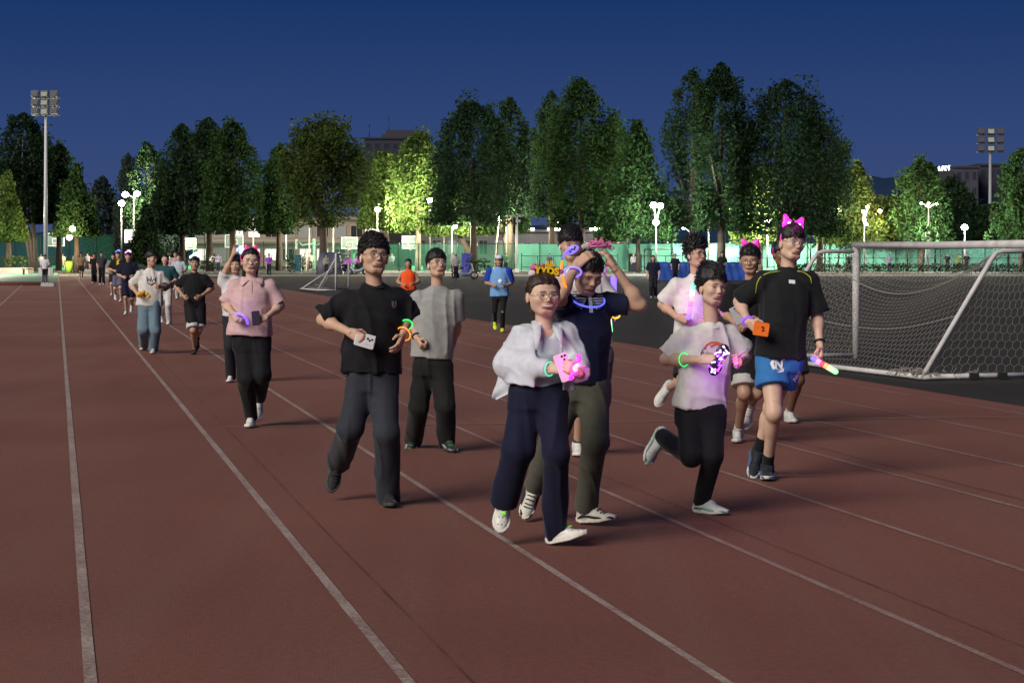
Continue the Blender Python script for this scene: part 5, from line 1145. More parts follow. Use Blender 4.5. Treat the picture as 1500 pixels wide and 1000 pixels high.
def crown(c, rx, rz, n, leaf, rng_, shape='poplar', clumps=26, gap=.35):
    """leaf-sized faces in clumps through the crown; shape sets the outline"""
    K = clumps; P = []
    while len(P) < K:
        p = rng_.uniform(-1, 1, 3); h = (p[2] + 1) / 2
        if len(P) < 2: p[0] *= .3; p[1] *= .3; p[2] = .80 - .15 * len(P); h = (p[2] + 1) / 2
        w = {'poplar': min(1, 1.32 * (1 - h) ** .68 * (.55 + 2.2 * h) ** .5), 'round': math.sqrt(max(0, 1 - p[2] ** 2)) * 1.02, 'cone': (1 - h) * .95 + .08, 'loose': min(1., 1.5 * (1 - h) ** .6 * (.4 + 1.3 * h) ** .5)}[shape]
        q = math.hypot(p[0], p[1]) / max(w, .05)
        if q < 1 and (q > .35 or rng_.random() < .4): P.append(p)
    P = np.array(P); cs = c + P * V3(rx, rx, rz); sz = rng_.uniform(.22, .40, K) * min(rx, rz * .8)
    idx = rng_.integers(0, K, n); o = np.clip(rng_.normal(size=(n, 3)), -1.6, 1.6) * V3(.48, .48, .80); o *= (sz[idx] * (1 - .25 * (P[idx, 2] > .5)))[:, None]
    pos = cs[idx] + o
    u_ = rng_.random(n) < .22; k_ = int(u_.sum()); hh_ = rng_.uniform(0, 1, k_) ** .9; th_ = rng_.uniform(0, 2 * math.pi, k_); ph_ = rng_.uniform(0, 6.28)
    wf = {'poplar': np.minimum(1, 1.32 * (1 - hh_) ** .68 * (.55 + 2.2 * hh_) ** .5), 'round': np.sqrt(np.maximum(0, 1 - (2 * hh_ - 1) ** 2)), 'cone': (1 - hh_) * .95 + .08, 'loose': np.minimum(1., 1.5 * (1 - hh_) ** .6 * (.4 + 1.3 * hh_) ** .5)}[shape]
    rr_ = wf * np.sqrt(rng_.uniform(.35, 1., k_)) * (.93 + .22 * np.sin(5 * th_ + 7 * hh_ + ph_) + .10 * np.sin(3 * th_ - 11 * hh_ + ph_))
    pos[u_] = c + np.stack([rr_ * np.cos(th_), rr_ * np.sin(th_), 2 * hh_ - 1], 1) * V3(rx, rx, rz)
    low_ = c[2] - rz; pos[:, 2] = np.where(pos[:, 2] < low_, 2 * low_ - pos[:, 2], pos[:, 2])
    nr = rng_.normal(size=(n, 3)) + V3(0, -.2, .5); nr /= np.linalg.norm(nr, axis=1, keepdims=True)
    a = np.cross(nr, rng_.normal(size=(n, 3))); a /= np.linalg.norm(a, axis=1, keepdims=True); b = np.cross(nr, a)
    l = leaf * rng_.uniform(.5, 1.3, (n, 1)); w = l * rng_.uniform(.45, .8, (n, 1))
    V = np.stack([pos - a * l, pos - b * w + nr * l * .12, pos + a * l, pos + b * w + nr * l * .12], 1).reshape(-1, 3)
    return V, np.arange(4 * n).reshape(n, 4), cs
def tree(label, px, ytop, ybot, half, Y, leaf='dark', shape='poplar', n=2600, trunk=None, bark=None, base=None, lean=0., limbs=5, clumps=26, size=None, group='trees beyond the track', name='tree', multi=1):
    rng_ = np.random.default_rng(int(px * 7 + ytop)); X = GX(px, Y)[0]; zt, zb = ZZ(ytop, Y), max(ZZ(ybot, Y), .3); rx = half * 1.13 / FPX * Y
    zb = max(.8, zb - .5); t = thing(name, (X + lean, Y, 0), label, 'tree', group)
    V, Q, cs = crown(V3(X, Y, (zt + zb) / 2), rx, (zt - zb) / 2, int(n * 4.6), size or max(.12, Y * .00092), rng_, shape, int(clumps * 2.6))
    mk('crown', V, Q, LEAF[leaf], t, smooth=False)
    b = MB(); r0 = trunk or .16 + (zt) * .009
    zj = zb + (zt - zb) * .12
    for m_ in range(multi):
        off = (m_ - (multi - 1) / 2) * .5
        b.tube([(X + lean + off * .3, Y, -.05), (X + lean * .7 + off * .7 + .05, Y, zj * .5), (X + off * 1.6, Y, zj), (X + off * 2 + rng_.normal() * .2, Y, zb + (zt - zb) * .55), (X, Y, zb + (zt - zb) * .85)], [r0 * 1.25, r0, r0 * .85, r0 * .45, r0 * .12], 0, 8)
    for i in range(limbs):
        e = cs[rng_.integers(0, len(cs))]; s_ = V3(X + lean * .2, Y, zj * rng_.uniform(.75, 1.3)); md = (s_ + e) / 2 + V3(0, 0, -.06 * np.linalg.norm(e - s_))
        b.tube([s_, md, e], [r0 * .5, r0 * .32, r0 * .08], 0, 6)
    b.build('trunk', bark or BARK, t); return t
TREES = [
 ('pale green young tree at the left edge of the picture', 12, 250, 345, 26, 168, 'bright', 'cone', 1500),
 ('large dark tree behind the floodlight mast, leftmost of the tall ones', 34, 166, 320, 44, 190, 'dark', 'poplar', 3400),
 ('dark tree right of the floodlight mast with a spiky outline', 86, 212, 320, 32, 195, 'dark', 'loose', 2200),
 ('small cone shaped green tree over the warm lamp', 112, 240, 338, 30, 172, 'mid', 'cone', 1700),
 ('dim grey poplar far back between the cone tree and the twin lamps', 150, 258, 385, 22, 300, 'dim', 'poplar', 1200),
 ('dim pale tree just left of the twin lamps', 187, 225, 372, 17, 235, 'dim', 'poplar', 1300),
 ('tall slender tree above the twin lamps', 216, 210, 345, 24, 215, 'fir', 'poplar', 1800),
 ('dark fir with low branches right of the white lit board', 214, 300, 378, 24, 178, 'fir', 'cone', 1500),
 ('grey green bush tree behind the two dark trunks', 250, 300, 384, 28, 215, 'dim', 'round', 1500),
 ('dark tree, first of the dark group above the white hoop', 266, 182, 335, 34, 182, 'dark', 'poplar', 2900),
 ('tallest dark tree in the middle of the group above the white hoop', 306, 173, 335, 38, 188, 'dark', 'poplar', 3200),
 ('dark tree with a forked trunk, last of the group above the white hoop', 340, 177, 330, 38, 180, 'mid', 'poplar', 3000),
 ('slim green tree between the forked tree and the round dark crown', 408, 214, 335, 28, 195, 'mid', 'poplar', 2000),
 ('round topped dark olive tree with a forked trunk over the small goal', 473, 179, 325, 56, 176, 'olive', 'round', 4200),
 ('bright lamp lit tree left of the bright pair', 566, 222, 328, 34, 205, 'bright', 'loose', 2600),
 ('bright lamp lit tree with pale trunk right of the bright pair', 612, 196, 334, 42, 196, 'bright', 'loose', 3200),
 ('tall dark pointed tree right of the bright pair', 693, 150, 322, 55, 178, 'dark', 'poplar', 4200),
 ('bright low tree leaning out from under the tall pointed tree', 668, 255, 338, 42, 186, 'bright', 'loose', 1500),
 ('dark narrow tree behind the tall pointed tree', 747, 143, 310, 30, 200, 'dark', 'poplar', 2300),
 ('low pale green tree with a light trunk under the narrow dark one', 735, 262, 335, 34, 204, 'mid', 'loose', 1200),
 ('broad dark poplar with a flat top in the middle of the picture', 851, 115, 325, 50, 186, 'mid', 'poplar', 4200),
 ('dark shoulder tree at the left of the broad poplar', 808, 133, 310, 28, 194, 'dark', 'poplar', 2000),
 ('slim tree filling the gap right of the broad poplar', 899, 166, 320, 28, 200, 'mid', 'poplar', 1900),
 ('wide green tree with many thin stems left of the bright twin lamp', 934, 177, 345, 54, 172, 'mid', 'cone', 3800),
 ('loose open tree with bare sky gaps right of the bright twin lamp', 1014, 104, 325, 38, 176, 'dark', 'loose', 2300),
 ('tallest tree in the picture, dark with a straight trunk', 1056, 92, 330, 42, 170, 'fir', 'poplar', 3800),
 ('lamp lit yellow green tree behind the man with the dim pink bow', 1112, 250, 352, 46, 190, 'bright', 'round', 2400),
 ('huge black green tree above the tall runner', 1152, 118, 335, 72, 172, 'dark', 'poplar', 5200),
 ('dark tree under the right side of the huge tree', 1200, 180, 340, 40, 182, 'dark', 'round', 2400),
 ('cone shaped tree with lamps shining through it behind the goal corner', 1256, 238, 350, 46, 190, 'olive', 'cone', 2900),
 ('small bushy tree right of the cone shaped tree', 1306, 290, 352, 34, 200, 'olive', 'round', 1600),
 ('leaning poplar in front of the far hill', 1349, 234, 348, 35, 188, 'mid', 'poplar', 3000),
 ('dark round tree in front of the grey office block', 1393, 264, 350, 32, 196, 'dark', 'round', 2600),
 ('low dark trees under the right floodlight mast', 1446, 300, 352, 40, 205, 'dark', 'round', 1900),
 ('tree cut off by the right edge of the picture', 1496, 220, 350, 32, 185, 'mid', 'loose', 2400),
]
SPEC = {473: dict(bark=BARK, trunk=.34, limbs=8), 340: dict(trunk=.28, limbs=7), 612: dict(bark=BARKP, trunk=.26), 735: dict(bark=BARKP, lean=.8), 934: dict(limbs=10, trunk=.2), 34: dict(bark=BARKP, multi=3, trunk=.2, lean=1.0), 1014: dict(clumps=20), 1152: dict(clumps=40), 1056: dict(trunk=.34), 668: dict(lean=1.5)}
for (lb, px, yt, yb, hw, Y, lf, sh, n) in TREES: tree(lb, px, yt, yb, hw, Y, lf, sh, n, **SPEC.get(px, {}))
for i, (px, h) in enumerate(((1166, 3.4), (1187, 3.1), (1208, 3.3), (1226, 3.0), (1240, 3.2), (1330, 3.6), (1352, 3.2), (1370, 3.9), (1460, 3.3), (1478, 3.6))):
    lab = ['bare young tree just right of the tall runner by the teal screen', 'second bare sapling right of the tall runner', 'third bare sapling right of the tall runner', 'thin tilted sapling left of the goal corner', 'last sapling before the goal post', 'sapling inside the goal mouth, first from the post', 'thin sapling inside the goal mouth beside the forked one', 'forked sapling in the middle of the goal mouth', 'sapling behind the bend of the goal brace', 'sapling nearest the right edge behind the goal brace'][i]
    Y = 176 + (i % 3) * 3; X = GX(px, Y)[0]; t = thing('sapling', (X, Y, 0), lab, 'young tree', 'saplings along the teal screen'); rgs = np.random.default_rng(i); b = MB(); ln = rgs.normal() * .2
    b.tube([(X, Y, 0), (X + ln * .4, Y, h * .5), (X + ln, Y, h)], [.09, .07, .03], 0, 6)
    for k in range(5): z = h * rgs.uniform(.5, .9); s_ = rgs.choice((-1, 1)); b.tube([(X + ln * z / h, Y, z), (X + ln * z / h + s_ * rgs.uniform(.3, .9), Y + rgs.normal() * .3, z + rgs.uniform(.3, .8))], [.04, .012], 0, 5)
    b.build('trunk', mat('black_bark', (.018, .018, .016), .9), t)
    V, Q, cs = crown(V3(X + ln, Y, h * 1.0), .9, .9, 160, .14, rgs, 'round', 7); mk('crown', V, Q, LEAF['mid'], t, smooth=False)
def hedge(label, x0, x1, Y, h, d, leaf='mid', n=None, cat='hedge', base=None):
    X0, X1 = GX(x0, Y)[0], GX(x1, Y)[0]; rg_ = np.random.default_rng(int(x0 + Y)); n = n or int((X1 - X0) * 110)
    t = thing('hedge', ((X0 + X1) / 2, Y, 0), label, cat); pos = np.stack([rg_.uniform(X0, X1, n), Y + rg_.uniform(-d / 2, d / 2, n), h * rg_.uniform(.05, 1., n) ** .7 * (1 + .10 * np.sin(np.linspace(0, 1, n) * 50))], 1)
    nr = rg_.normal(size=(n, 3)) + V3(0, -.3, .5); nr /= np.linalg.norm(nr, axis=1, keepdims=True); a = np.cross(nr, rg_.normal(size=(n, 3))); a /= np.linalg.norm(a, axis=1, keepdims=True); b = np.cross(nr, a); l = rg_.uniform(.06, .16, (n, 1))
    V = np.stack([pos - a * l, pos - b * l * .6, pos + a * l, pos + b * l * .6], 1).reshape(-1, 3); mk('foliage', V, np.arange(4 * n).reshape(n, 4), LEAF[leaf], t, smooth=False)
    if base: b = MB(); b.box(((X0 + X1) / 2, Y - .02, base / 2), (X1 - X0 + .6, d + .3, base)); b.build('planter', mat('planter_stone', (.28, .23, .20), .85), t)
    return t
hedge('clipped hedge in a pale stone planter at the left edge', 7, 40, 165, 1.35, 1.6, 'olive', base=.5)
hedge('trimmed hedge with rounded ends behind the runner in the sky blue bib', 683, 718, 150, 1.25, 1.5, 'mid')
hedge('dark hedge strip at the foot of the teal screen behind the goal', 1160, 1520, 172, .75, 1.2, 'dark', 2600)
hedge('dark bushes beside the beige path behind the grey tarpaulin', 520, 556, 160, .9, 1.4, 'dark')
hedge('small dark bush behind the black shorts runner', 296, 316, 168, 1.5, 1.5, 'fir')
hedge('low dark bush left of the teal cabinet', 418, 431, 165, 1.35, 1.2, 'fir'); hedge('low dark bush right of the teal cabinet', 441, 447, 165, 1.35, 1.2, 'fir')
# ------------------------------------------------------------------ fences
GREENP = mat('green_paint', (.018, .045, .034), .5, .1); WHITEP = mat('white_paint', (.62, .62, .60), .45, .08); GREYP = mat('galvanised', (.42, .43, .44), .4, .1, metal=.3)
def screen_mat(name, c, tr, alpha=1.):
    m, nt, p = new_mat(name); out = nt.nodes['Material Output']; nt.nodes.remove(p); tc = N(nt, 'ShaderNodeTexCoord')
    nz = N(nt, 'ShaderNodeTexNoise'); nz.inputs['Scale'].default_value = .35; nz.inputs['Detail'].default_value = 4; nt.links.new(tc.outputs['Object'], nz.inputs['Vector'])
    mr = N(nt, 'ShaderNodeMapRange'); mr.inputs['From Min'].default_value = .3; mr.inputs['From Max'].default_value = .7; mr.inputs['To Min'].default_value = .75; mr.inputs['To Max'].default_value = 1.2; nt.links.new(nz.outputs['Fac'], mr.inputs['Value'])
    x = N(nt, 'ShaderNodeMix', data_type='RGBA', blend_type='MULTIPLY'); x.inputs['Factor'].default_value = 1; x.inputs[6].default_value = lin(c); nt.links.new(mr.outputs['Result'], x.inputs[7])
    d = N(nt, 'ShaderNodeBsdfDiffuse'); t = N(nt, 'ShaderNodeBsdfTranslucent'); q = N(nt, 'ShaderNodeMixShader'); q.inputs[0].default_value = tr
    nt.links.new(x.outputs[2], d.inputs['Color']); nt.links.new(x.outputs[2], t.inputs['Color']); nt.links.new(d.outputs[0], q.inputs[1]); nt.links.new(t.outputs[0], q.inputs[2]); o = q
    if alpha < 1:
        tp = N(nt, 'ShaderNodeBsdfTransparent'); o = N(nt, 'ShaderNodeMixShader'); o.inputs[0].default_value = alpha; nt.links.new(tp.outputs[0], o.inputs[1]); nt.links.new(q.outputs[0], o.inputs[2])
    nt.links.new(o.outputs[0], out.inputs['Surface']); return m
SCREEN = screen_mat('teal_windscreen', (.115, .33, .265), .35); SCREEN2 = screen_mat('green_netting', (.05, .20, .13), .3, .32)
def fence(label, x0, x1, Y, h, step, screen, z0=.05, rails=(1.,)):
    X0, X1 = GX(x0, Y)[0], GX(x1, Y)[0]; t = thing('mesh_fence', ((X0 + X1) / 2, Y, 0), label, 'fence'); n = max(2, int((X1 - X0) / step))
    for i in range(n + 1):
        x = X0 + (X1 - X0) * i / n; b = MB(); b.tube([(x, Y - .12, 0), (x, Y - .12, h + .12)], .055, 0, 6); b.build('post', GREENP, t)
    if screen:
        k = n * 4; V = []
        for i in range(k + 1):
            for j in range(5): V.append((X0 + (X1 - X0) * i / k, Y + .10 * math.sin(i * 1.7 + j * .6) * math.sin(math.pi * j / 4), z0 + (h - z0) * j / 4 - (.06 * abs(math.sin(math.pi * i / 4)) if j == 4 else 0)))
        Q = [(i * 5 + j, (i + 1) * 5 + j, (i + 1) * 5 + j + 1, i * 5 + j + 1) for i in range(k) for j in range(4)]
        mk('screen', V, np.array(Q), screen, t, True)
    for q in rails: b = MB(); b.tube([(X0, Y - .10, h * q), (X1, Y - .10, h * q)], .035, 0, 6); b.build('rail', GREENP, t)
    return t
fence('long fence with bright teal windscreen behind the goal and the runners', 758, 1540, 190, 2.62, 2.05, SCREEN)
fence('fence with dark green see-through netting left of the teal windscreen', 556, 757, 188, 2.6, 1.7, SCREEN2)
fence('tall green netting fence round the basketball courts at the left', -20, 300, 240, 3.9, 3.2, SCREEN2)
fence('tall green netting fence in front of the beige hall', 302, 555, 236, 3.0, 3.2, SCREEN2)
def railing(label, x0, x1, Y, h, step):
    X0, X1 = GX(x0, Y)[0], GX(x1, Y)[0]; t = thing('railing', ((X0 + X1) / 2, Y, 0), label, 'railing'); n = int((X1 - X0) / step)
    for i in range(n + 1): x = X0 + (X1 - X0) * i / n; b = MB(); b.tube([(x, Y, 0), (x, Y, h + (.25 if i % 3 == 0 else 0))], .04, 0, 6); b.build('post', mat('black_steel', (.012, .013, .013), .5), t)
    for z in (h, .45): b = MB(); b.tube([(X0, Y, z), (X1, Y, z)], .03, 0, 6); b.build('rail', mat('black_steel', (.012, .013, .013), .5), t)
railing('low black railing in front of the teal windscreen, right of the tall runner', 1080, 1540, 181, 1.25, 1.6)
railing('low black railing in front of the netting left of the navy polo man', 764, 905, 180, 1.45, 1.3)
railing('low black railing behind the woman in the long dark coat', 925, 1050, 182, 1.45, 1.5)
t = thing('gate_frame', GX(966, 184), 'dark double gate frame with a pale round roof disc under the bright twin lamp', 'gate'); b = MB()
for px in (944, 955, 984): x = GX(px, 184)[0]; b.tube([(x, 184, 0), (x, 184, 2.05)], .05, 0, 6)
b.tube([GX(944, 184) + V3(0, 0, 2.05), GX(984, 184) + V3(0, 0, 2.05)], .045, 0, 6); b.build('posts', mat('black_steel', (.012, .013, .013), .5), t)
for px0, px1 in ((921, 931), (934, 940)):
    b = MB(); x0, x1 = GX(px0, 179)[0], GX(px1, 179)[0]; b.box(((x0 + x1) / 2, 179, .85), (x1 - x0, .12, 1.6)); b.build('rack_panel', GREENP, t)

# ------------------------------------------------------------------ lamps
LPOLE = mat('lamp_pole_paint', (.10, .10, .10), .5, .08)
LAMP = glow('lamp_white', (1., .97, .90), 60.); LAMPW = glow('lamp_warm', (1., .78, .48), 40.); LAMPC = glow('lamp_cool', (.85, .95, 1.), 90.)
LCOL = {id(LAMP): (1, .92, .68), id(LAMPW): (1, .75, .45), id(LAMPC): (.92, 1., .86)}
def lamp_post(label, px, y, Y, power, m=LAMP, head=.22, kind='ball', pole=True, heads=((0, 0),), colour=None, leanx=0., name='lamp_post', group='lamps beyond the track'):
    X = GX(px, Y)[0]; z = ZZ(y, Y); t = thing(name, (X, Y, 0), label, 'lamp', group); b = MB()
    if pole:
        b.tube([(X + leanx, Y, 0), (X + leanx * .5, Y, z * .5), (X, Y, z)], [.09, .07, .05], 0, 8); b.box((X + leanx, Y, .15), (.34, .34, .3)); b.build('pole', colour or LPOLE, t)
    else: b.tube([(X, Y + .3, z - .1), (X, Y, z)], .04, 0, 6); b.build('bracket', GREYP, t)
    for i, (dx, dz) in enumerate(heads):
        h = MB()
        if kind == 'arm': h.tube([(X, Y, z - .4), (X + dx * .5, Y, z + dz * .6 - .1), (X + dx, Y, z + dz)], .05, 0, 6)
        h.box((X + dx, Y + .12, z + dz + head * .55), (head * 1.5, head * 1.3, head * .25)); hd = h.build('lamp_head', GREYP, t)
        g = MB(); g.ell((X + dx, Y, z + dz), (head, head * .8, head * .85), None, 0, 14, 8); g.build('bulb', m, hd)
        if power: point_light('lamp_light', (X + dx, Y - 1.5, z + dz - .3), LCOL[id(m)], power * 4.2 / len(heads), .3)
    return t
lamp_post('warm lamp glowing under the small cone shaped tree at the left', 106, 335, 170, 500, LAMPW, .26, heads=((0, 0), (-.25, -.75)), pole=False)
lamp_post('white pole lamp with one bright head, left of the twin lamps', 178, 298, 205, 2600, LAMP, .34)
lamp_post('slightly taller white lamp pole with two bright heads right beside the single one', 196, 285, 212, 3000, LAMP, .34, kind='arm', heads=((-.9, 0), (.35, .1)))
lamp_post('small lamp at the top of a thin pole right of the round olive tree', 536, 301, 235, 900, LAMP, .22, colour=GREYP)
lamp_post('small lamp on a thin pole at the left edge of the bright trees', 553, 307, 196, 2200, LAMP, .26)
lamp_post('white pole lamp shining into the bright trees', 630, 294, 192, 3000, LAMP, .32)
lamp_post('short white lamp post right of the head of the grey t-shirt man', 662, 333, 182, 1500, LAMP, .22, kind='arm', heads=((.25, .1),))
lamp_post('lamp on a pale leaning pole left of the unlit panel lamp', 731, 321, 198, 1900, LAMP, .28, leanx=-.45, colour=BARKP)
lamp_post('bright cluster lamp left of the man at the back', 820, 334, 215, 2600, LAMP, .38, kind='arm', heads=((-.7, 0), (0, .5), (.7, .2)))
lamp_post('bright cluster lamp right above the pink sign of the navy polo man', 881, 334, 220, 2000, LAMP, .34, kind='arm', heads=((-.5, 0), (.3, .4)))
lamp_post('yellowish double lamp on a short post beside the many stemmed tree', 906, 339, 214, 500, LAMPW, .2, kind='arm', heads=((-.5, 0), (.4, -.1)))
lamp_post('dazzling white twin lamp on a tall pole, brightest in the picture', 961, 326, 167, 2200, LAMPC, .27, kind='arm', heads=((0, 0), (-.2, 1.45), (.35, 1.4)))
lamp_post('two armed street lamp just right of the dazzling lamp', 978, 339, 250, 300, LAMP, .22, kind='arm', heads=((-.95, .3),), colour=GREYP)
lamp_post('two armed street lamp above the spiky haired man', 1013, 339, 250, 400, LAMP, .26, kind='arm', heads=((-1.0, .5),), colour=GREYP)
lamp_post('lamp half hidden by the trunk of the tallest tree', 1038, 299, 190, 2600, LAMP, .28, kind='arm', heads=((0, 0), (-.5, -.9)))
lamp_post('lamp buried in the yellow green tree', 1124, 322, 186, 5000, LAMP, .30)
lamp_post('small lamp peeping through the huge tree above the glowing bow', 1167, 309, 200, 400, LAMP, .13, pole=False)
lamp_post('small lamp low in the huge tree, right of the glowing bow', 1201, 335, 200, 700, LAMP, .17)
lamp_post('warm lamp left in the cone shaped tree', 1226, 306, 184, 450, LAMPW, .17, pole=False)
lamp_post('tall stack of small lamps in the middle of the cone shaped tree', 1266, 322, 186, 500, LAMP, .15, kind='arm', heads=((0, 0), (-.1, .8), (.2, -.4), (.3, 1.2)))
lamp_post('warm lamp at the right side of the cone shaped tree', 1289, 309, 188, 500, LAMPW, .18, pole=False)
lamp_post('row of three small lamps in front of the leaning poplar', 1360, 298, 183, 350, LAMPW, .11, kind='arm', heads=((-.65, 0), (.02, 0), (.75, -.05)))
lamp_post('bluish lamp above the crossbar left of the starry one', 1356, 336, 186, 700, LAMPC, .20)
lamp_post('starry bright lamp on a white pole above the crossbar', 1413, 333, 182, 1300, LAMPC, .30)
lamp_post('lamp beyond the left picture edge side lighting the pale green tree', -14, 322, 160, 2200, LAMP, .3)
t = thing('panel_lamp', GX(757, 178), 'unlit white lamp post with two wide flat panels', 'lamp'); x = GX(757, 178)[0]; z = ZZ(318, 178)
b = MB(); b.tube([(x, 178, 0), (x, 178, z)], [.12, .09]); b.box((x, 178, .15), (.4, .4, .3)); b.build('pole', WHITEP, t)
for s_ in (-1, 1): b = MB(); b.box((x + s_ * .36, 178, z + .14), (.58, .35, .20), 0, np.array([[math.cos(.12 * s_), 0, -math.sin(.12 * s_)], [0, 1, 0], [math.sin(.12 * s_), 0, math.cos(.12 * s_)]])); b.build('panel', WHITEP, t)
b = MB(); b.box((x + .22, 178, z - .35), (.22, .2, .26)); b.build('camera_box', WHITEP, t)
for i, (px, y0) in enumerate(((371, 321), (419, 322), (453, 334), (488, 328), (650, 336), (694, 330), (742, 306))):
    X = GX(px, 200)[0]; b = MB(); b.tube([(X, 200, 0), (X, 200, ZZ(y0, 200))], [.09, .06]); b.build('flag_pole', WHITEP if i < 4 else BARKP, None, label=['thin white pole behind the woman in pink', 'thick white pole left of the forked trunk', 'thin pale pole right beside the forked trunk', 'thin white pole above the small goal', 'pale thin pole left of the short white lamp post', 'pale thin pole behind the tall pointed tree', 'brownish thin pole beside the unlit panel lamp'][i], cat='pole', group='bare poles beyond the track', origin=(X, 200, 0))
def mast(label, px, ytop, Y, colour):
    X = GX(px, Y)[0]; zt = ZZ(ytop, Y); t = thing('floodlight_mast', (X, Y, 0), label, 'floodlight mast', 'stadium floodlight masts'); s = Y / FPX
    b = MB(); zl = zt - 36 * s; b.tube([(X, Y, 0), (X, Y, zl)], [3.4 * s, 1.9 * s], 0, 12); b.box((X, Y, .3), (.9, .9, .6)); b.build('pole', colour, t)
    b = MB()
    for k in (-1, 0, 1): b.box((X + k * 13 * s, Y, zl + 17 * s), (1.3 * s, .12, 36 * s))
    for j in range(3): b.box((X, Y + .1, zl + (1 + 12.5 * j) * s), (40 * s, .14, 1.2 * s))
    b.build('frame', colour, t)
    for j in range(3):
        for k in range(3):
            c = V3(X + (k - 1) * 14 * s, Y - .35, zl + (6.5 + 12.5 * j) * s); b = MB(); b.box(c, (11 * s, .35, 9 * s), 0, np.array([[1, 0, 0], [0, math.cos(.25), math.sin(.25)], [0, -math.sin(.25), math.cos(.25)]])); l = b.build('lamp', mat('lamp_housing', (.06, .06, .07), .4), t)
            b = MB(); b.box(c + V3(0, -.20, -.02), (8.6 * s, .06, 6.4 * s), 0, np.array([[1, 0, 0], [0, math.cos(.25), math.sin(.25)], [0, -math.sin(.25), math.cos(.25)]])); b.build('lens', mat('lamp_lens', (.30, .32, .28) if k == 1 else (.07, .075, .09), .2), l)
mast('tall white floodlight mast with nine lamps at the left', 67, 134, 152, mat('mast_white', (.55, .55, .56), .4)); mast('distant grey floodlight mast with nine lamps at the right', 1450.5, 188, 262, mat('mast_grey', (.22, .23, .26), .5))

# ------------------------------------------------------------------ basketball hoops
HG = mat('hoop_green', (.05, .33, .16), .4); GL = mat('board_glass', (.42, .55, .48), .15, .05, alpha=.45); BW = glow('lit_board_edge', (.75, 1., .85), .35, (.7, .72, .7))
def hoop(label, px, yb, Y, face=1, w=26, off=0.):
    s = Y / FPX; X = GX(px, Y)[0]; zc = ZZ(yb, Y); t = thing('basketball_hoop', (X, Y, 0), label, 'basketball hoop', 'basketball hoops on the courts'); hw, hh = w * s / 2, w * s * .35
    b = MB(); b.tube([(X + off, Y + 1.3, 0), (X + off, Y + 1.3, zc - .3)], .15, 0, 8); b.tube([(X + off, Y + 1.3, zc - .4), (X, Y + .1, zc)], .09, 0, 8); b.box((X + off, Y + 1.3, .2), (1.1, 1.2, .4)); b.build('post', HG, t)
    b = MB(); b.box((X, Y, zc), (hw * 2, .04, hh * 2)); b.build('backboard', GL, t)
    b = MB(); e = .085
    for sz in (-1, 1): b.box((X, Y - .03, zc + sz * hh), (hw * 2 + e, .07, e))
    for sx in (-1, 1): b.box((X + sx * hw, Y - .03, zc), (e, .07, hh * 2 - e))
    for sx in (-1, 1): b.box((X + sx * .3, Y - .03, zc - .12), (.05, .05, .45))
    for sz in (-.33, .1): b.box((X, Y - .03, zc + sz), (.65, .05, .05))
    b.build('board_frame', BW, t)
    b = MB(); b.tube([(X + .23 * math.cos(a), Y - .3 + .23 * math.sin(a), zc - hh * .62) for a in np.linspace(0, 6.283, 16, endpoint=False)], .025, 0, 6, closed=True); b.build('rim', mat('rim_orange', (.5, .12, .03), .5), t)
    b = MB()
    for k in range(8): a = k * .785; b.tube([(X + .23 * math.cos(a), Y - .3 + .23 * math.sin(a), zc - hh * .62), (X + .13 * math.cos(a + .3), Y - .3 + .13 * math.sin(a + .3), zc - hh * .62 - .42)], .014, 0, 4)
    b.build('net', mat('net_white', (.6, .6, .6), .8), t)
hoop('basketball hoop right beside the left floodlight mast', 81, 351, 205, off=0.); hoop('basketball hoop half behind the two dark trunks', 276, 357, 212, w=22, off=.4)
hoop('basketball hoop with the lit white frame above the raised arm', 343, 353, 200, off=-.4); hoop('basketball hoop left of the head of the man in black', 512, 356, 204, w=23, off=.3)
hoop('basketball hoop between the man in black and the man in grey', 602, 355, 202, w=25, off=.6)
t = thing('basketball_stand', GX(458, 205), 'pale green basketball stand seen from the side behind the grey tarpaulin', 'basketball hoop'); X = GX(460, 205)[0]
b = MB(); b.tube([(X, 205, 0), (X, 205, 3.2)], .16); b.tube([(X, 205, 2.7), (X - 1.2, 205, 2.5), (X - 1.7, 205, 2.9)], .10); b.tube([(X, 205, 2.4), (X + 1.1, 205, 2.9), (X + 1.3, 205, 2.2)], .08); b.build('post', mat('hoop_pale', (.25, .5, .36), .4), t)
b = MB(); b.box((X - 1.8, 205, 2.6), (.06, 1.8, 1.05)); b.build('backboard', mat('board_side', (.5, .55, .5), .4), t)

# ------------------------------------------------------------------ the near goal and its net
NETM = mat('net_cord', (.25, .235, .21), .8, .2); GP = mat('goal_paint', (.50, .475, .47), .45, .18, 5.)
def hexnet(mb, S_, nu, nv, r, wob=.0, rng_=None):
    """a hexagon net as thin cords over a patch S_(u, v), u and v from 0 to 1"""
    seen = set()
    def pt(a, b): u, v = min(max(a / (nu * 2.), 0), 1), min(max(b / (nv * 3.), 0), 1); return S_(u, v)
    for i in range(nu + 1):
        for j in range(nv):
            oy = 3 * j; ox = 2 * i + (j % 2)
            A, B = (ox, oy), (ox, oy + 2); C, D = (ox + 1, oy + 3), (ox - 1, oy + 3)
            for p, q in ((A, B), (B, C), (B, D)):
                if p[0] < 0 or q[0] < 0 or max(p[0], q[0]) > 2 * nu or max(p[1], q[1]) > 3 * nv: continue
                mb.tube([pt(*p), pt(*q)], r, 0, 3)
C = G(1351, 557.5); sd = unit(V3(.956, .292, 0)); ld = unit(V3(-.292, .956, 0)); LEN, DEP, HT, TOP = 5.45, 1.78, 1.82, .70
P_nb, P_fb = C, C + ld * LEN; P_nf, P_ff = C + sd * DEP, C + ld * LEN + sd * DEP; z1 = V3(0, 0, HT)
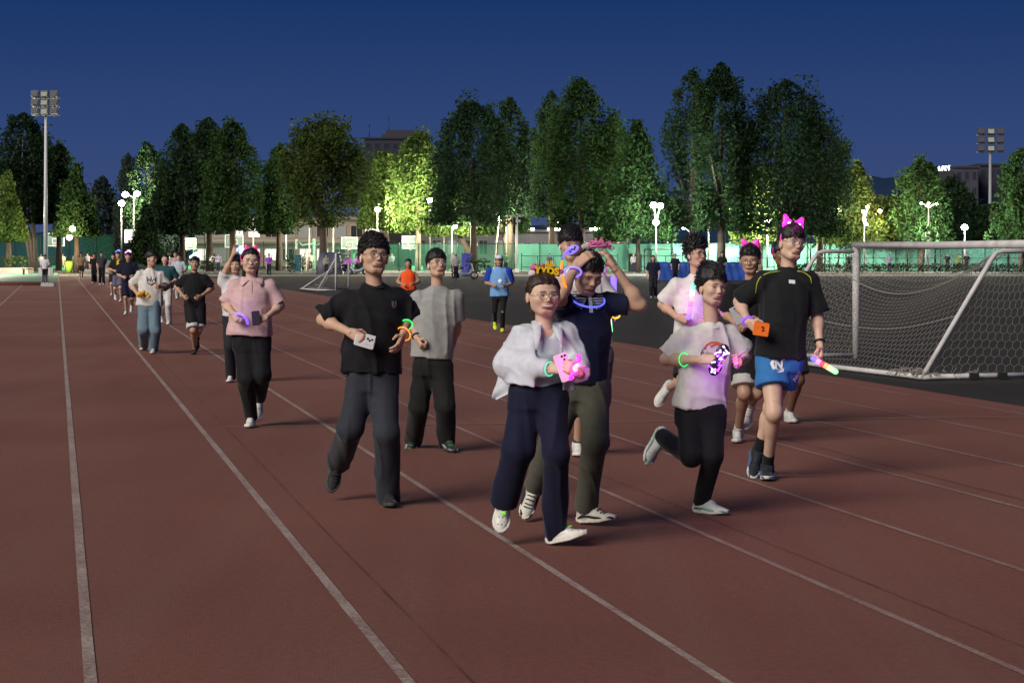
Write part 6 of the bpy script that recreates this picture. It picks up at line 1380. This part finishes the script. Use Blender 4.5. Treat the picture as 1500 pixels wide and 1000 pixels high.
t = thing('football_goal', (P_nf + P_ff) / 2, 'white football goal with hexagon net standing sideways at the track edge on the right', 'football goal'); goal = t
for q_ in (P_nf, P_ff): b = MB(); b.tube([q_, q_ + z1 - V3(0, 0, .03)], .058, 0, 14); b.build('post', GP, t)
b = MB(); b.tube([P_nf + z1 - ld * .06, (P_nf + P_ff) / 2 + z1 - V3(0, 0, .012), P_ff + z1 + ld * .06], .058, 0, 14); b.build('crossbar', GP, t)
zb = V3(0, 0, .05)
for A, B_ in ((P_nf, P_nb), (P_ff, P_fb)):
    back = unit(B_ - A); hz_ = A + z1 - V3(0, 0, .10); pts = [hz_, hz_ + back * (TOP - .12), hz_ + back * (TOP - .02) - V3(0, 0, .03), hz_ + back * (TOP + .05) - V3(0, 0, .12)]
    pts += [hz_ + back * (TOP + .05) * (1 - q) + back * DEP * q - V3(0, 0, .12) - V3(0, 0, (HT - .27)) * q for q in (.33, .66, 1.)]
    b = MB(); b.tube(pts, .034, 0, 10); b.build('brace', GP, t); b = MB(); b.tube([A + zb, B_ + zb], .036, 0, 10); b.build('ground_bar', GP, t)
b = MB(); b.tube([P_nb + zb, (P_nb + P_fb) / 2 + zb * .8, P_fb + zb], .036, 0, 10); b.build('ground_bar', GP, t)
def prof(v, sag):      # down the back: from the top rope to the ground bar
    top = C * 0; x = np.interp(v, [0, .08, 1], [TOP, TOP + .06, DEP]); z = np.interp(v, [0, .08, 1], [HT - .12, HT - .25, .07]); return x, z
def backp(u, v):
    s_ = math.sin(math.pi * u); x, z = prof(v, s_); sg = s_ * (1 - v) ** 1.2
    p = P_nf + ld * LEN * u - sd * (x + .10 * s_ * math.sin(math.pi * v)) ; return V3(p[0], p[1], max(.06, z - .62 * sg + .02 * math.sin(9 * u + 5 * v)))
def roofp(u, v):
    s_ = math.sin(math.pi * u); p = P_nf + ld * LEN * u - sd * TOP * v; return V3(p[0], p[1], HT - .03 - .10 * v - .60 * s_ * math.sin(math.pi * .5 * v))
def sidep(A, B_):
    bk = unit(B_ - A)
    def f_(u, v):
        z = HT - .12 - (HT - .19) * v; L = np.interp(v, [0, .08, 1], [TOP, TOP + .06, DEP]); p = A + bk * L * u; w = .05 * math.sin(math.pi * u) * math.sin(math.pi * v); return V3(p[0] + ld[0] * w, p[1] + ld[1] * w, z + .015 * math.sin(7 * u + 4 * v))
    return f_
b = MB(); hexnet(b, backp, 46, 19, .0030); hexnet(b, roofp, 46, 7, .0030); b.tube([roofp(u, 1.) for u in np.linspace(0, 1, 30)], .008, 0, 5); b.tube([backp(u, .52) + V3(0, 0, .0) for u in np.linspace(0, 1, 30)], .007, 0, 5); b.build('net', NETM, t)
b = MB(); hexnet(b, sidep(P_nf, P_nb), 13, 15, .0031); b.build('side_net', NETM, t); b = MB(); hexnet(b, sidep(P_ff, P_fb), 13, 15, .0031); b.build('side_net', NETM, t)
b = MB(); rgn = np.random.default_rng(4)
for i in range(40): q = rgn.random(); a = P_nb + (P_fb - P_nb) * q * .12 + rgn.normal(size=3) * V3(.05, .05, .03); a2 = a + rgn.normal(size=3) * V3(.10, .10, .05); a[2] = abs(a[2]) + .06; a2[2] = abs(a2[2]) + .04; b.tube([a, (a + a2) / 2 + V3(0, 0, .05), a2], .007, 0, 4)
for i in range(26): q = rgn.random(); a = P_nb + (P_nf - P_nb) * q * .5 + V3(0, 0, .09); a2 = a + rgn.normal(size=3) * V3(.08, .05, .05); a2[2] = abs(a2[2]); b.tube([a, a2], .007, 0, 4)
b.build('net_bundle', NETM, t)
for i, (du, z_) in enumerate(((.42, .055), (.66, .055))): b = MB(); b.box(P_nb + sd * DEP * du + V3(0, -.10, z_), (.12, .08, .08)); b.build('weight', mat('black_steel', (.012, .013, .013), .5), t)
# the smaller goal far down the infield edge, and the frame of another behind the big one
def small_goal(label, near, far_, back_n, back_f, ht, r):
    t = thing('football_goal', near, label, 'football goal'); h = V3(0, 0, ht)
    for q_ in (near, far_): b = MB(); b.tube([q_, q_ + h], r, 0, 8); b.build('post', GP, t)
    b = MB(); b.tube([near + h, far_ + h], r, 0, 8); b.build('crossbar', GP, t)
    for A, B_ in ((near, back_n), (far_, back_f)): b = MB(); b.tube([A + h * .9, B_], r * .7, 0, 8); b.build('brace', GP, t); b = MB(); b.tube([A + V3(0, 0, .04), B_ + V3(0, 0, .04)], r * .8, 0, 8); b.build('ground_bar', GP, t)
    b = MB(); b.tube([back_n + V3(0, 0, .04), back_f + V3(0, 0, .04)], r * .8, 0, 8); b.build('ground_bar', GP, t)
    def S_(u, v): A = near + h * .9 + (far_ - near) * u; B_ = back_n + (back_f - back_n) * u; p = A + (B_ - A) * v; p[2] = max(.04, p[2] - .25 * math.sin(math.pi * v)); return p
    b = MB(); hexnet(b, S_, 14, 8, .008); b.build('net', mat('pale_cord', (.20, .19, .18), .9), t)
n0 = G(492, 426); small_goal('small white football goal seen from the side behind the man in black', n0, n0 + ld * 1.5 + V3(.55, 4.2, 0), G(465, 426), G(440, 424), 1.66, .045)

# ------------------------------------------------------------------ bits along the far side
M_BLUE = mat('blue_tarp', (.020, .065, .30), .55, .35, 1.2, .4, 6.)
t = thing('landing_mat', GX(1020, 124), 'long pile of high jump mats under a blue tarpaulin behind the runners', 'landing mat')
for i, (x0, x1, h) in enumerate(((963, 1009, 1.18), (1011, 1050, 1.22), (1052, 1094, 1.16))):
    X0, X1 = GX(x0, 124)[0], GX(x1, 124)[0]; V = []; nx, nz = 14, 8
    for j in range(nz + 1):
        for k in range(nx + 1):
            u, v = k / nx, j / nz; x = X0 + (X1 - X0) * u; z = h * min(1, v * 1.5); y = 124 + max(0, v * 1.5 - 1) * 4; V.append((x + .04 * math.sin(j * 2 + k), y + .06 * math.sin(k * 1.7 + j * .8), z * (1 - .04 * abs(math.sin(k * .9 + i)))))
    V2 = V + [(X0, 128, 0), (X1, 128, 0)]; Fc = [(j * (nx + 1) + k, j * (nx + 1) + k + 1, (j + 1) * (nx + 1) + k + 1, (j + 1) * (nx + 1) + k) for j in range(nz) for k in range(nx)]
    top = [nz * (nx + 1) + k for k in range(nx + 1)]; Fc += [tuple(top + [len(V) + 1, len(V)]), tuple([j * (nx + 1) for j in range(nz + 1)] + [len(V)]), tuple([j * (nx + 1) + nx for j in range(nz + 1)] + [len(V) + 1])]
    mk('tarpaulin', V2, Fc, M_BLUE, t, True)
t = thing('covered_stack', GX(483, 160), 'tall stack under a dark grey tarpaulin behind the small goal', 'covered stack'); x0, x1 = GX(463, 160)[0], GX(501, 160)[0]; V = []; nn = 12
for j, y in enumerate((160, 160.8, 162)):
    for k in range(nn + 1): a = k / nn; x = x0 + (x1 - x0) * a; z = (1.78 if j < 2 else 1.4) * min(1, math.sin(math.pi * a) * 2.2 + .0) ** .6 + .03 * math.sin(k * 2 + j); V.append((x, y + .05 * math.sin(k * 1.3), max(z, .02)))
V += [(x0 + (x1 - x0) * k / nn, 160.02, 0) for k in range(nn + 1)]
mk('tarpaulin', V, [(j * 13 + k, j * 13 + k + 1, (j + 1) * 13 + k + 1, (j + 1) * 13 + k) for j in range(2) for k in range(nn)] + [(39 + k, 39 + k + 1, k + 1, k) for k in range(nn)], mat('grey_tarp', (.055, .060, .085), .5, .3, 1.5, .4, 6.), t, True)
def cabinet(name, label, x0, x1, y0, y1, Y, col, cat, door=True, feet=True):
    X0, X1, Z0, Z1 = GX(x0, Y)[0], GX(x1, Y)[0], ZZ(y1, Y), ZZ(y0, Y); Z0 = max(Z0, 0); t = thing(name, ((X0 + X1) / 2, Y, 0), label, cat); b = MB(); m = mat('painted_' + name, col, .55, .12)
    b.box(((X0 + X1) / 2, Y + .3, (max(Z0, .1) + Z1) / 2), (X1 - X0, .6, Z1 - max(Z0, .1))); b.box(((X0 + X1) / 2, Y + .3, Z1 + .02), (X1 - X0 + .08, .7, .05)); b.build('body', m, t)
    if door: b = MB(); b.box(((X0 + X1) / 2, Y - .015, (Z0 + Z1) / 2 + .04), ((X1 - X0) * .82, .03, (Z1 - Z0) * .8)); d = b.build('door', mat('painted_door', tuple(c * .85 for c in col), .5), t); b = MB(); b.box(((X0 + X1) / 2 + (X1 - X0) * .33, Y - .04, (Z0 + Z1) / 2), (.03, .03, .16)); b.build('handle', GREYP, d)
    if feet: b = MB(); b.box(((X0 + X1) / 2, Y + .3, .05), ((X1 - X0) * .9, .5, .1)); b.build('base', mat('concrete', (.2, .2, .19), .9), t)
    return t
cabinet('utility_cabinet', 'teal utility cabinet between two dark bushes', 431, 441, 374, 398, 165, (.05, .15, .17), 'cabinet'); cabinet('notice_board', 'violet blue banner stand right of the scooter', 676, 690, 372, 402, 152, (.07, .07, .36), 'banner stand', False)
t = cabinet('vending_machine', 'lit vending machine, white above and red below, behind the dark pair', 129, 137, 377, 394, 215, (.4, .05, .04), 'vending machine', False); b = MB(); X0, X1 = GX(129.6, 215)[0], GX(136.4, 215)[0]; b.box(((X0 + X1) / 2, 214.97, ZZ(382.5, 215)), (X1 - X0, .06, .62)); b.build('display', glow('display_white', (.95, .97, 1.), 2.2), t); b = MB(); b.box(((X0 + X1) / 2, 214.97, ZZ(389.5, 215)), (X1 - X0, .06, .32)); b.build('display', glow('display_red', (1., .12, .06), 1.4), t)
t = thing('lit_board', GX(188, 208), 'white lit notice board on the poles of the twin lamps', 'notice board'); b = MB(); b.box(W(188, 346, 208), (.78, .10, 1.35)); b.build('panel', glow('board_white', (1., 1., 1.), 2.0), t); b = MB(); b.tube([W(183, 337, 208.2), W(201, 337, 208.2)], .05); b.tube([GX(192, 208.2), W(192, 337, 208.2)], .06); b.build('frame', WHITEP, t)
t = thing('white_board', GX(399, 205), 'white wide sign board on the netting right of the woman in pink', 'sign board'); b = MB(); b.box(W(398, 370, 205), (1.42, .06, .52)); b.build('panel', glow('pale_board', (1., .97, .9), .28, (.6, .58, .52)), t); b = MB(); [b.tube([GX(x, 205.1), W(x, 367, 205.1)], .035) for x in (390, 406)]; b.build('legs', GREYP, t)
t = thing('yellow_board', GX(409, 200), 'small bright yellow sign on a leg beside the purple vest person', 'sign board'); b = MB(); b.box(W(409, 383, 200), (.42, .05, .46)); b.build('panel', mat('yellow_sign', (.62, .52, .03), .5), t); b = MB(); b.tube([GX(409, 200.05), W(409, 383, 200.05)], .03); b.build('leg', GREYP, t)
t = thing('litter_bin', GX(101, 172), 'lime green bin beside the hoop at the left', 'bin'); b = MB(); c = GX(101, 172); b.tube([c, c + V3(0, 0, .9)], [.26, .34], 0, 14); b.build('body', mat('lime_plastic', (.22, .45, .04), .45), t); b = MB(); b.ell(c + V3(0, 0, .92), (.36, .36, .10)); b.build('lid', mat('lime_plastic', (.22, .45, .04), .45), t)
t = thing('park_bench', GX(56, 158), 'dark backless bench at the edge of the green court', 'bench'); b = MB(); c = GX(56, 158); b.box(c + V3(0, 0, .43), (2.6, .4, .07)); b.build('seat', mat('bench_wood', (.035, .026, .02), .7), t)
for s_ in (-1, 1): b = MB(); b.box(c + V3(s_ * 1.15, 0, .195), (.08, .36, .39)); b.build('leg', METAL_D, t)
t = thing('step_block', G(64, 420), 'pale step block under the man in black trousers at the left', 'block'); c = G(64, 420); b = MB(); b.box(c + V3(0, 1.0, .085), (.66, .5, .17)); b.box(c + V3(0, .86, .172), (.60, .2, .02)); b.build('body', mat('pale_concrete', (.42, .40, .38), .8, .15), t)
def scooter(label, px, Y, flip=1):
    c = GX(px, Y); t = thing('parked_scooter', c, label, 'scooter', 'two wheelers parked on the far side'); bl = mat('scooter_black', (.02, .021, .025), .35)
    for s_ in (-1, 1):
        b = MB(); b.tube([c + V3(s_ * .62, .23 * 0, .25) + V3(.22 * math.cos(a), 0, .22 * math.sin(a)) for a in np.linspace(0, 6.283, 16, endpoint=False)], .06, 0, 8, closed=True); w = b.build('wheel', bl, t); b = MB(); b.ell(c + V3(s_ * .62, 0, .25), (.10, .05, .10)); b.build('hub', GREYP, w)
    b = MB(); b.tube([c + V3(.62 * flip, 0, .25), c + V3(.46 * flip, 0, .95)], .045); b.tube([c + V3(.45 * flip, -.3, 1.0), c + V3(.45 * flip, .3, 1.0)], .025); b.tube([c + V3(.5 * flip, 0, .6), c + V3(.3 * flip, 0, .3), c + V3(-.2 * flip, 0, .32), c + V3(-.6 * flip, 0, .62)], [.10, .13, .13, .12]); b.build('frame', mat('scooter_white', (.30, .32, .38), .3), t)
    b = MB(); b.ell(c + V3(-.35 * flip, 0, .72), (.34, .14, .07)); b.build('seat', bl, t)
scooter('pale electric scooter with its rider right of the orange vest girl', 681, 131); scooter('dark scooter parked left of the head of the man in black', 524, 158, -1); scooter('second dark scooter parked beside the purple lit group', 508, 161, 1); scooter('scooter parked by the teal screen inside the goal mouth', 1408, 178)

# ------------------------------------------------------------------ people on the far side
FARG = 'people on the far side'
def far(label, px, Y, h, top, bot, pose='stand', mirror=False, short=False, lod=2, skin_='mid', hair=None, yaw=0., topm=None):
    foot = HZ + EYE * FPX / Y; tp = dict(col=top)
    if topm: tp['mat'] = topm
    return posed(label, px, foot - h * FPX / Y, foot, pose, lod, mirror, None, yaw, FARG, Y=Y, skin=skin_, hair=hair or HS['short'], top=tp, bottom=S_(bot) if short else L_(bot), shoes=dict(col=(.3, .3, .3), sole=(.4, .4, .4)))
far('woman in long dark navy coat walking left of the blue mats', 957, 75, 1.62, (.012, .014, .03), (.02, .02, .03), 'walk', lod=1, hair=dict(vol=.012, front=.06, locks=60, len=.02, long=-.2))
far('dark clothed person in front of the left end of the blue mats', 989, 118, 1.66, (.014, .014, .02), (.014, .014, .018), 'walk'); far('man in black standing before the right part of the blue mats', 1058, 118, 1.78, (.013, .013, .016), (.012, .012, .014))
far('person in purple vest standing by the white sign board', 394, 150, 1.66, (.25, .06, .50), (.02, .02, .03)); far('rider in grey top leaning over the pale scooter', 668, 130, 1.62, (.25, .24, .27), (.014, .014, .018), 'walk')
far('player in white by the mast trunk at the left court', 46, 190, 1.7, (.7, .7, .66), (.5, .5, .45)); far('pale child like figure between mast and hoop', 60, 205, 1.6, (.6, .55, .5), (.05, .05, .06)); far('player in maroon right of the green hoop post', 86, 200, 1.7, (.14, .03, .06), (.10, .08, .07), 'walk')
far('player in cream beside the maroon player', 92, 206, 1.65, (.55, .42, .30), (.5, .4, .3), 'walk', True); far('person in white behind the khaki walker', 110, 200, 1.7, (.5, .5, .5), (.04, .04, .05)); far('person in grey at the court netting behind the dark pair', 128, 205, 1.7, (.2, .2, .22), (.03, .03, .04))
far('player in white left of the forked trunk at the hoop', 311, 175, 1.72, (.55, .52, .52), (.02, .02, .03), 'walk'); far('person in pale violet beside the forked trunk', 320, 178, 1.68, (.40, .34, .55), (.03, .03, .05), 'walk', True); far('small figure in white left behind the two dark trunks', 246, 205, 1.65, (.6, .6, .58), (.4, .4, .4))
far('player in white under the pale green basketball stand', 447, 190, 1.7, (.62, .60, .55), (.5, .48, .4), 'walk'); far('player in cream right under the pale green basketball stand', 455, 195, 1.75, (.55, .50, .40), (.06, .05, .05), 'run'); far('person in grey before the grey tarpaulin', 478, 157, 1.6, (.22, .21, .20), (.03, .03, .04))
VIO = glow('violet_lit_cloth', (.62, .08, .75), .35, (.4, .12, .4))  # violet light on the shirts is put in as a weak glow
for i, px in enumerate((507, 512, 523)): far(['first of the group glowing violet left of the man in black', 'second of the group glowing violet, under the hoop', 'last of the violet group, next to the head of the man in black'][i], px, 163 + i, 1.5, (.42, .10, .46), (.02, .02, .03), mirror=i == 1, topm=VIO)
far('person in grey beyond the orange vest girl', 574, 190, 1.7, (.30, .28, .34), (.05, .05, .06)); far('man in white by the violet banner stand', 664, 170, 1.7, (.35, .33, .36), (.03, .03, .04)); far('cyclist in grey behind the many stemmed tree', 928, 172, 1.7, (.25, .25, .27), (.02, .02, .03))
far('person with a violet glow at the screen inside the goal mouth', 1303, 170, 1.62, (.30, .22, .40), (.02, .02, .03)); far('dark person left of the group at the screen in the goal mouth', 1388, 176, 1.7, (.02, .02, .03), (.02, .02, .02), 'walk'); far('person in lime green in the group at the screen', 1405, 176, 1.65, (.20, .30, .04), (.02, .02, .02)); far('dark person with a violet light right in the group at the screen', 1416, 175, 1.75, (.03, .02, .05), (.02, .02, .02), 'walk', True)
far('dark person by the saplings left of the goal post', 1244, 174, 1.7, (.02, .03, .03), (.02, .02, .02)); far('dark person right of the netting fence end', 741, 172, 1.7, (.05, .16, .08), (.02, .02, .03)); far('grey clad person at the railing left of the orange light sticks', 805, 176, 1.65, (.10, .10, .12), (.03, .03, .03))
# ------------------------------------------------------------------ sky, key light, camera
w = bpy.data.worlds.new('World'); S.world = w; w.use_nodes = True; nt = w.node_tree; bg = nt.nodes['Background']
sk = nt.nodes.new('ShaderNodeTexSky'); sk.sky_type = 'NISHITA'; sk.sun_disc = False; sk.sun_elevation = R_(SUN_EL := -3.5); sk.sun_rotation = R_(130); sk.altitude = 60; sk.air_density = 1.; sk.dust_density = .6; sk.ozone_density = 3.
hsv = nt.nodes.new('ShaderNodeHueSaturation'); nt.links.new(sk.outputs['Color'], hsv.inputs['Color'])
tc = nt.nodes.new('ShaderNodeTexCoord'); sx = nt.nodes.new('ShaderNodeSeparateXYZ'); nt.links.new(tc.outputs['Generated'], sx.inputs[0])
rp = nt.nodes.new('ShaderNodeValToRGB'); e = rp.color_ramp.elements; e[0].position = .0; e[0].color = (.055, .082, .19, 1); e[1].position = .35; e[1].color = (.0048, .0205, .088, 1)
q = e.new(.055); q.color = (.034, .068, .200, 1); q = e.new(.125); q.color = (.0105, .039, .150, 1)
nt.links.new(sx.outputs['Z'], rp.inputs['Fac'])
mx = nt.nodes.new('ShaderNodeMix'); mx.data_type = 'RGBA'; mx.inputs['Factor'].default_value = .93; nt.links.new(hsv.outputs['Color'], mx.inputs[6]); nt.links.new(rp.outputs['Color'], mx.inputs[7])
nt.links.new(mx.outputs[2], bg.inputs['Color']); bg.inputs['Strength'].default_value = 1.0
l = bpy.data.lights.new('sun', 'SUN'); l.energy = 3.7; l.angle = R_(34); l.color = (1, .93, .83); lo = bpy.data.objects.new('sun', l); COL.objects.link(lo)
lo.rotation_euler = Vector((.58, .70, -.55)).to_track_quat('-Z', 'Y').to_euler()
c = bpy.data.cameras.new('camera'); co = bpy.data.objects.new('camera', c); COL.objects.link(co); S.camera = co
co.location = (0, 0, EYE); co.rotation_euler = (R_(90), 0, 0); c.sensor_width = 36; c.lens = 36 * FPX / 1500; c.shift_y = -129 / 1500; c.clip_start = .1; c.clip_end = 6000
#CROPHOOK
S.render.engine = 'CYCLES'; S.cycles.use_denoising = True; S.cycles.max_bounces = 6; S.cycles.transparent_max_bounces = 12; S.cycles.sample_clamp_indirect = 4.
S.view_settings.view_transform = 'Standard'; S.view_settings.look = 'None'; S.view_settings.exposure = 0; S.view_settings.gamma = 1
bpy.context.view_layer.update()
print('script seconds', time.time() - T0)
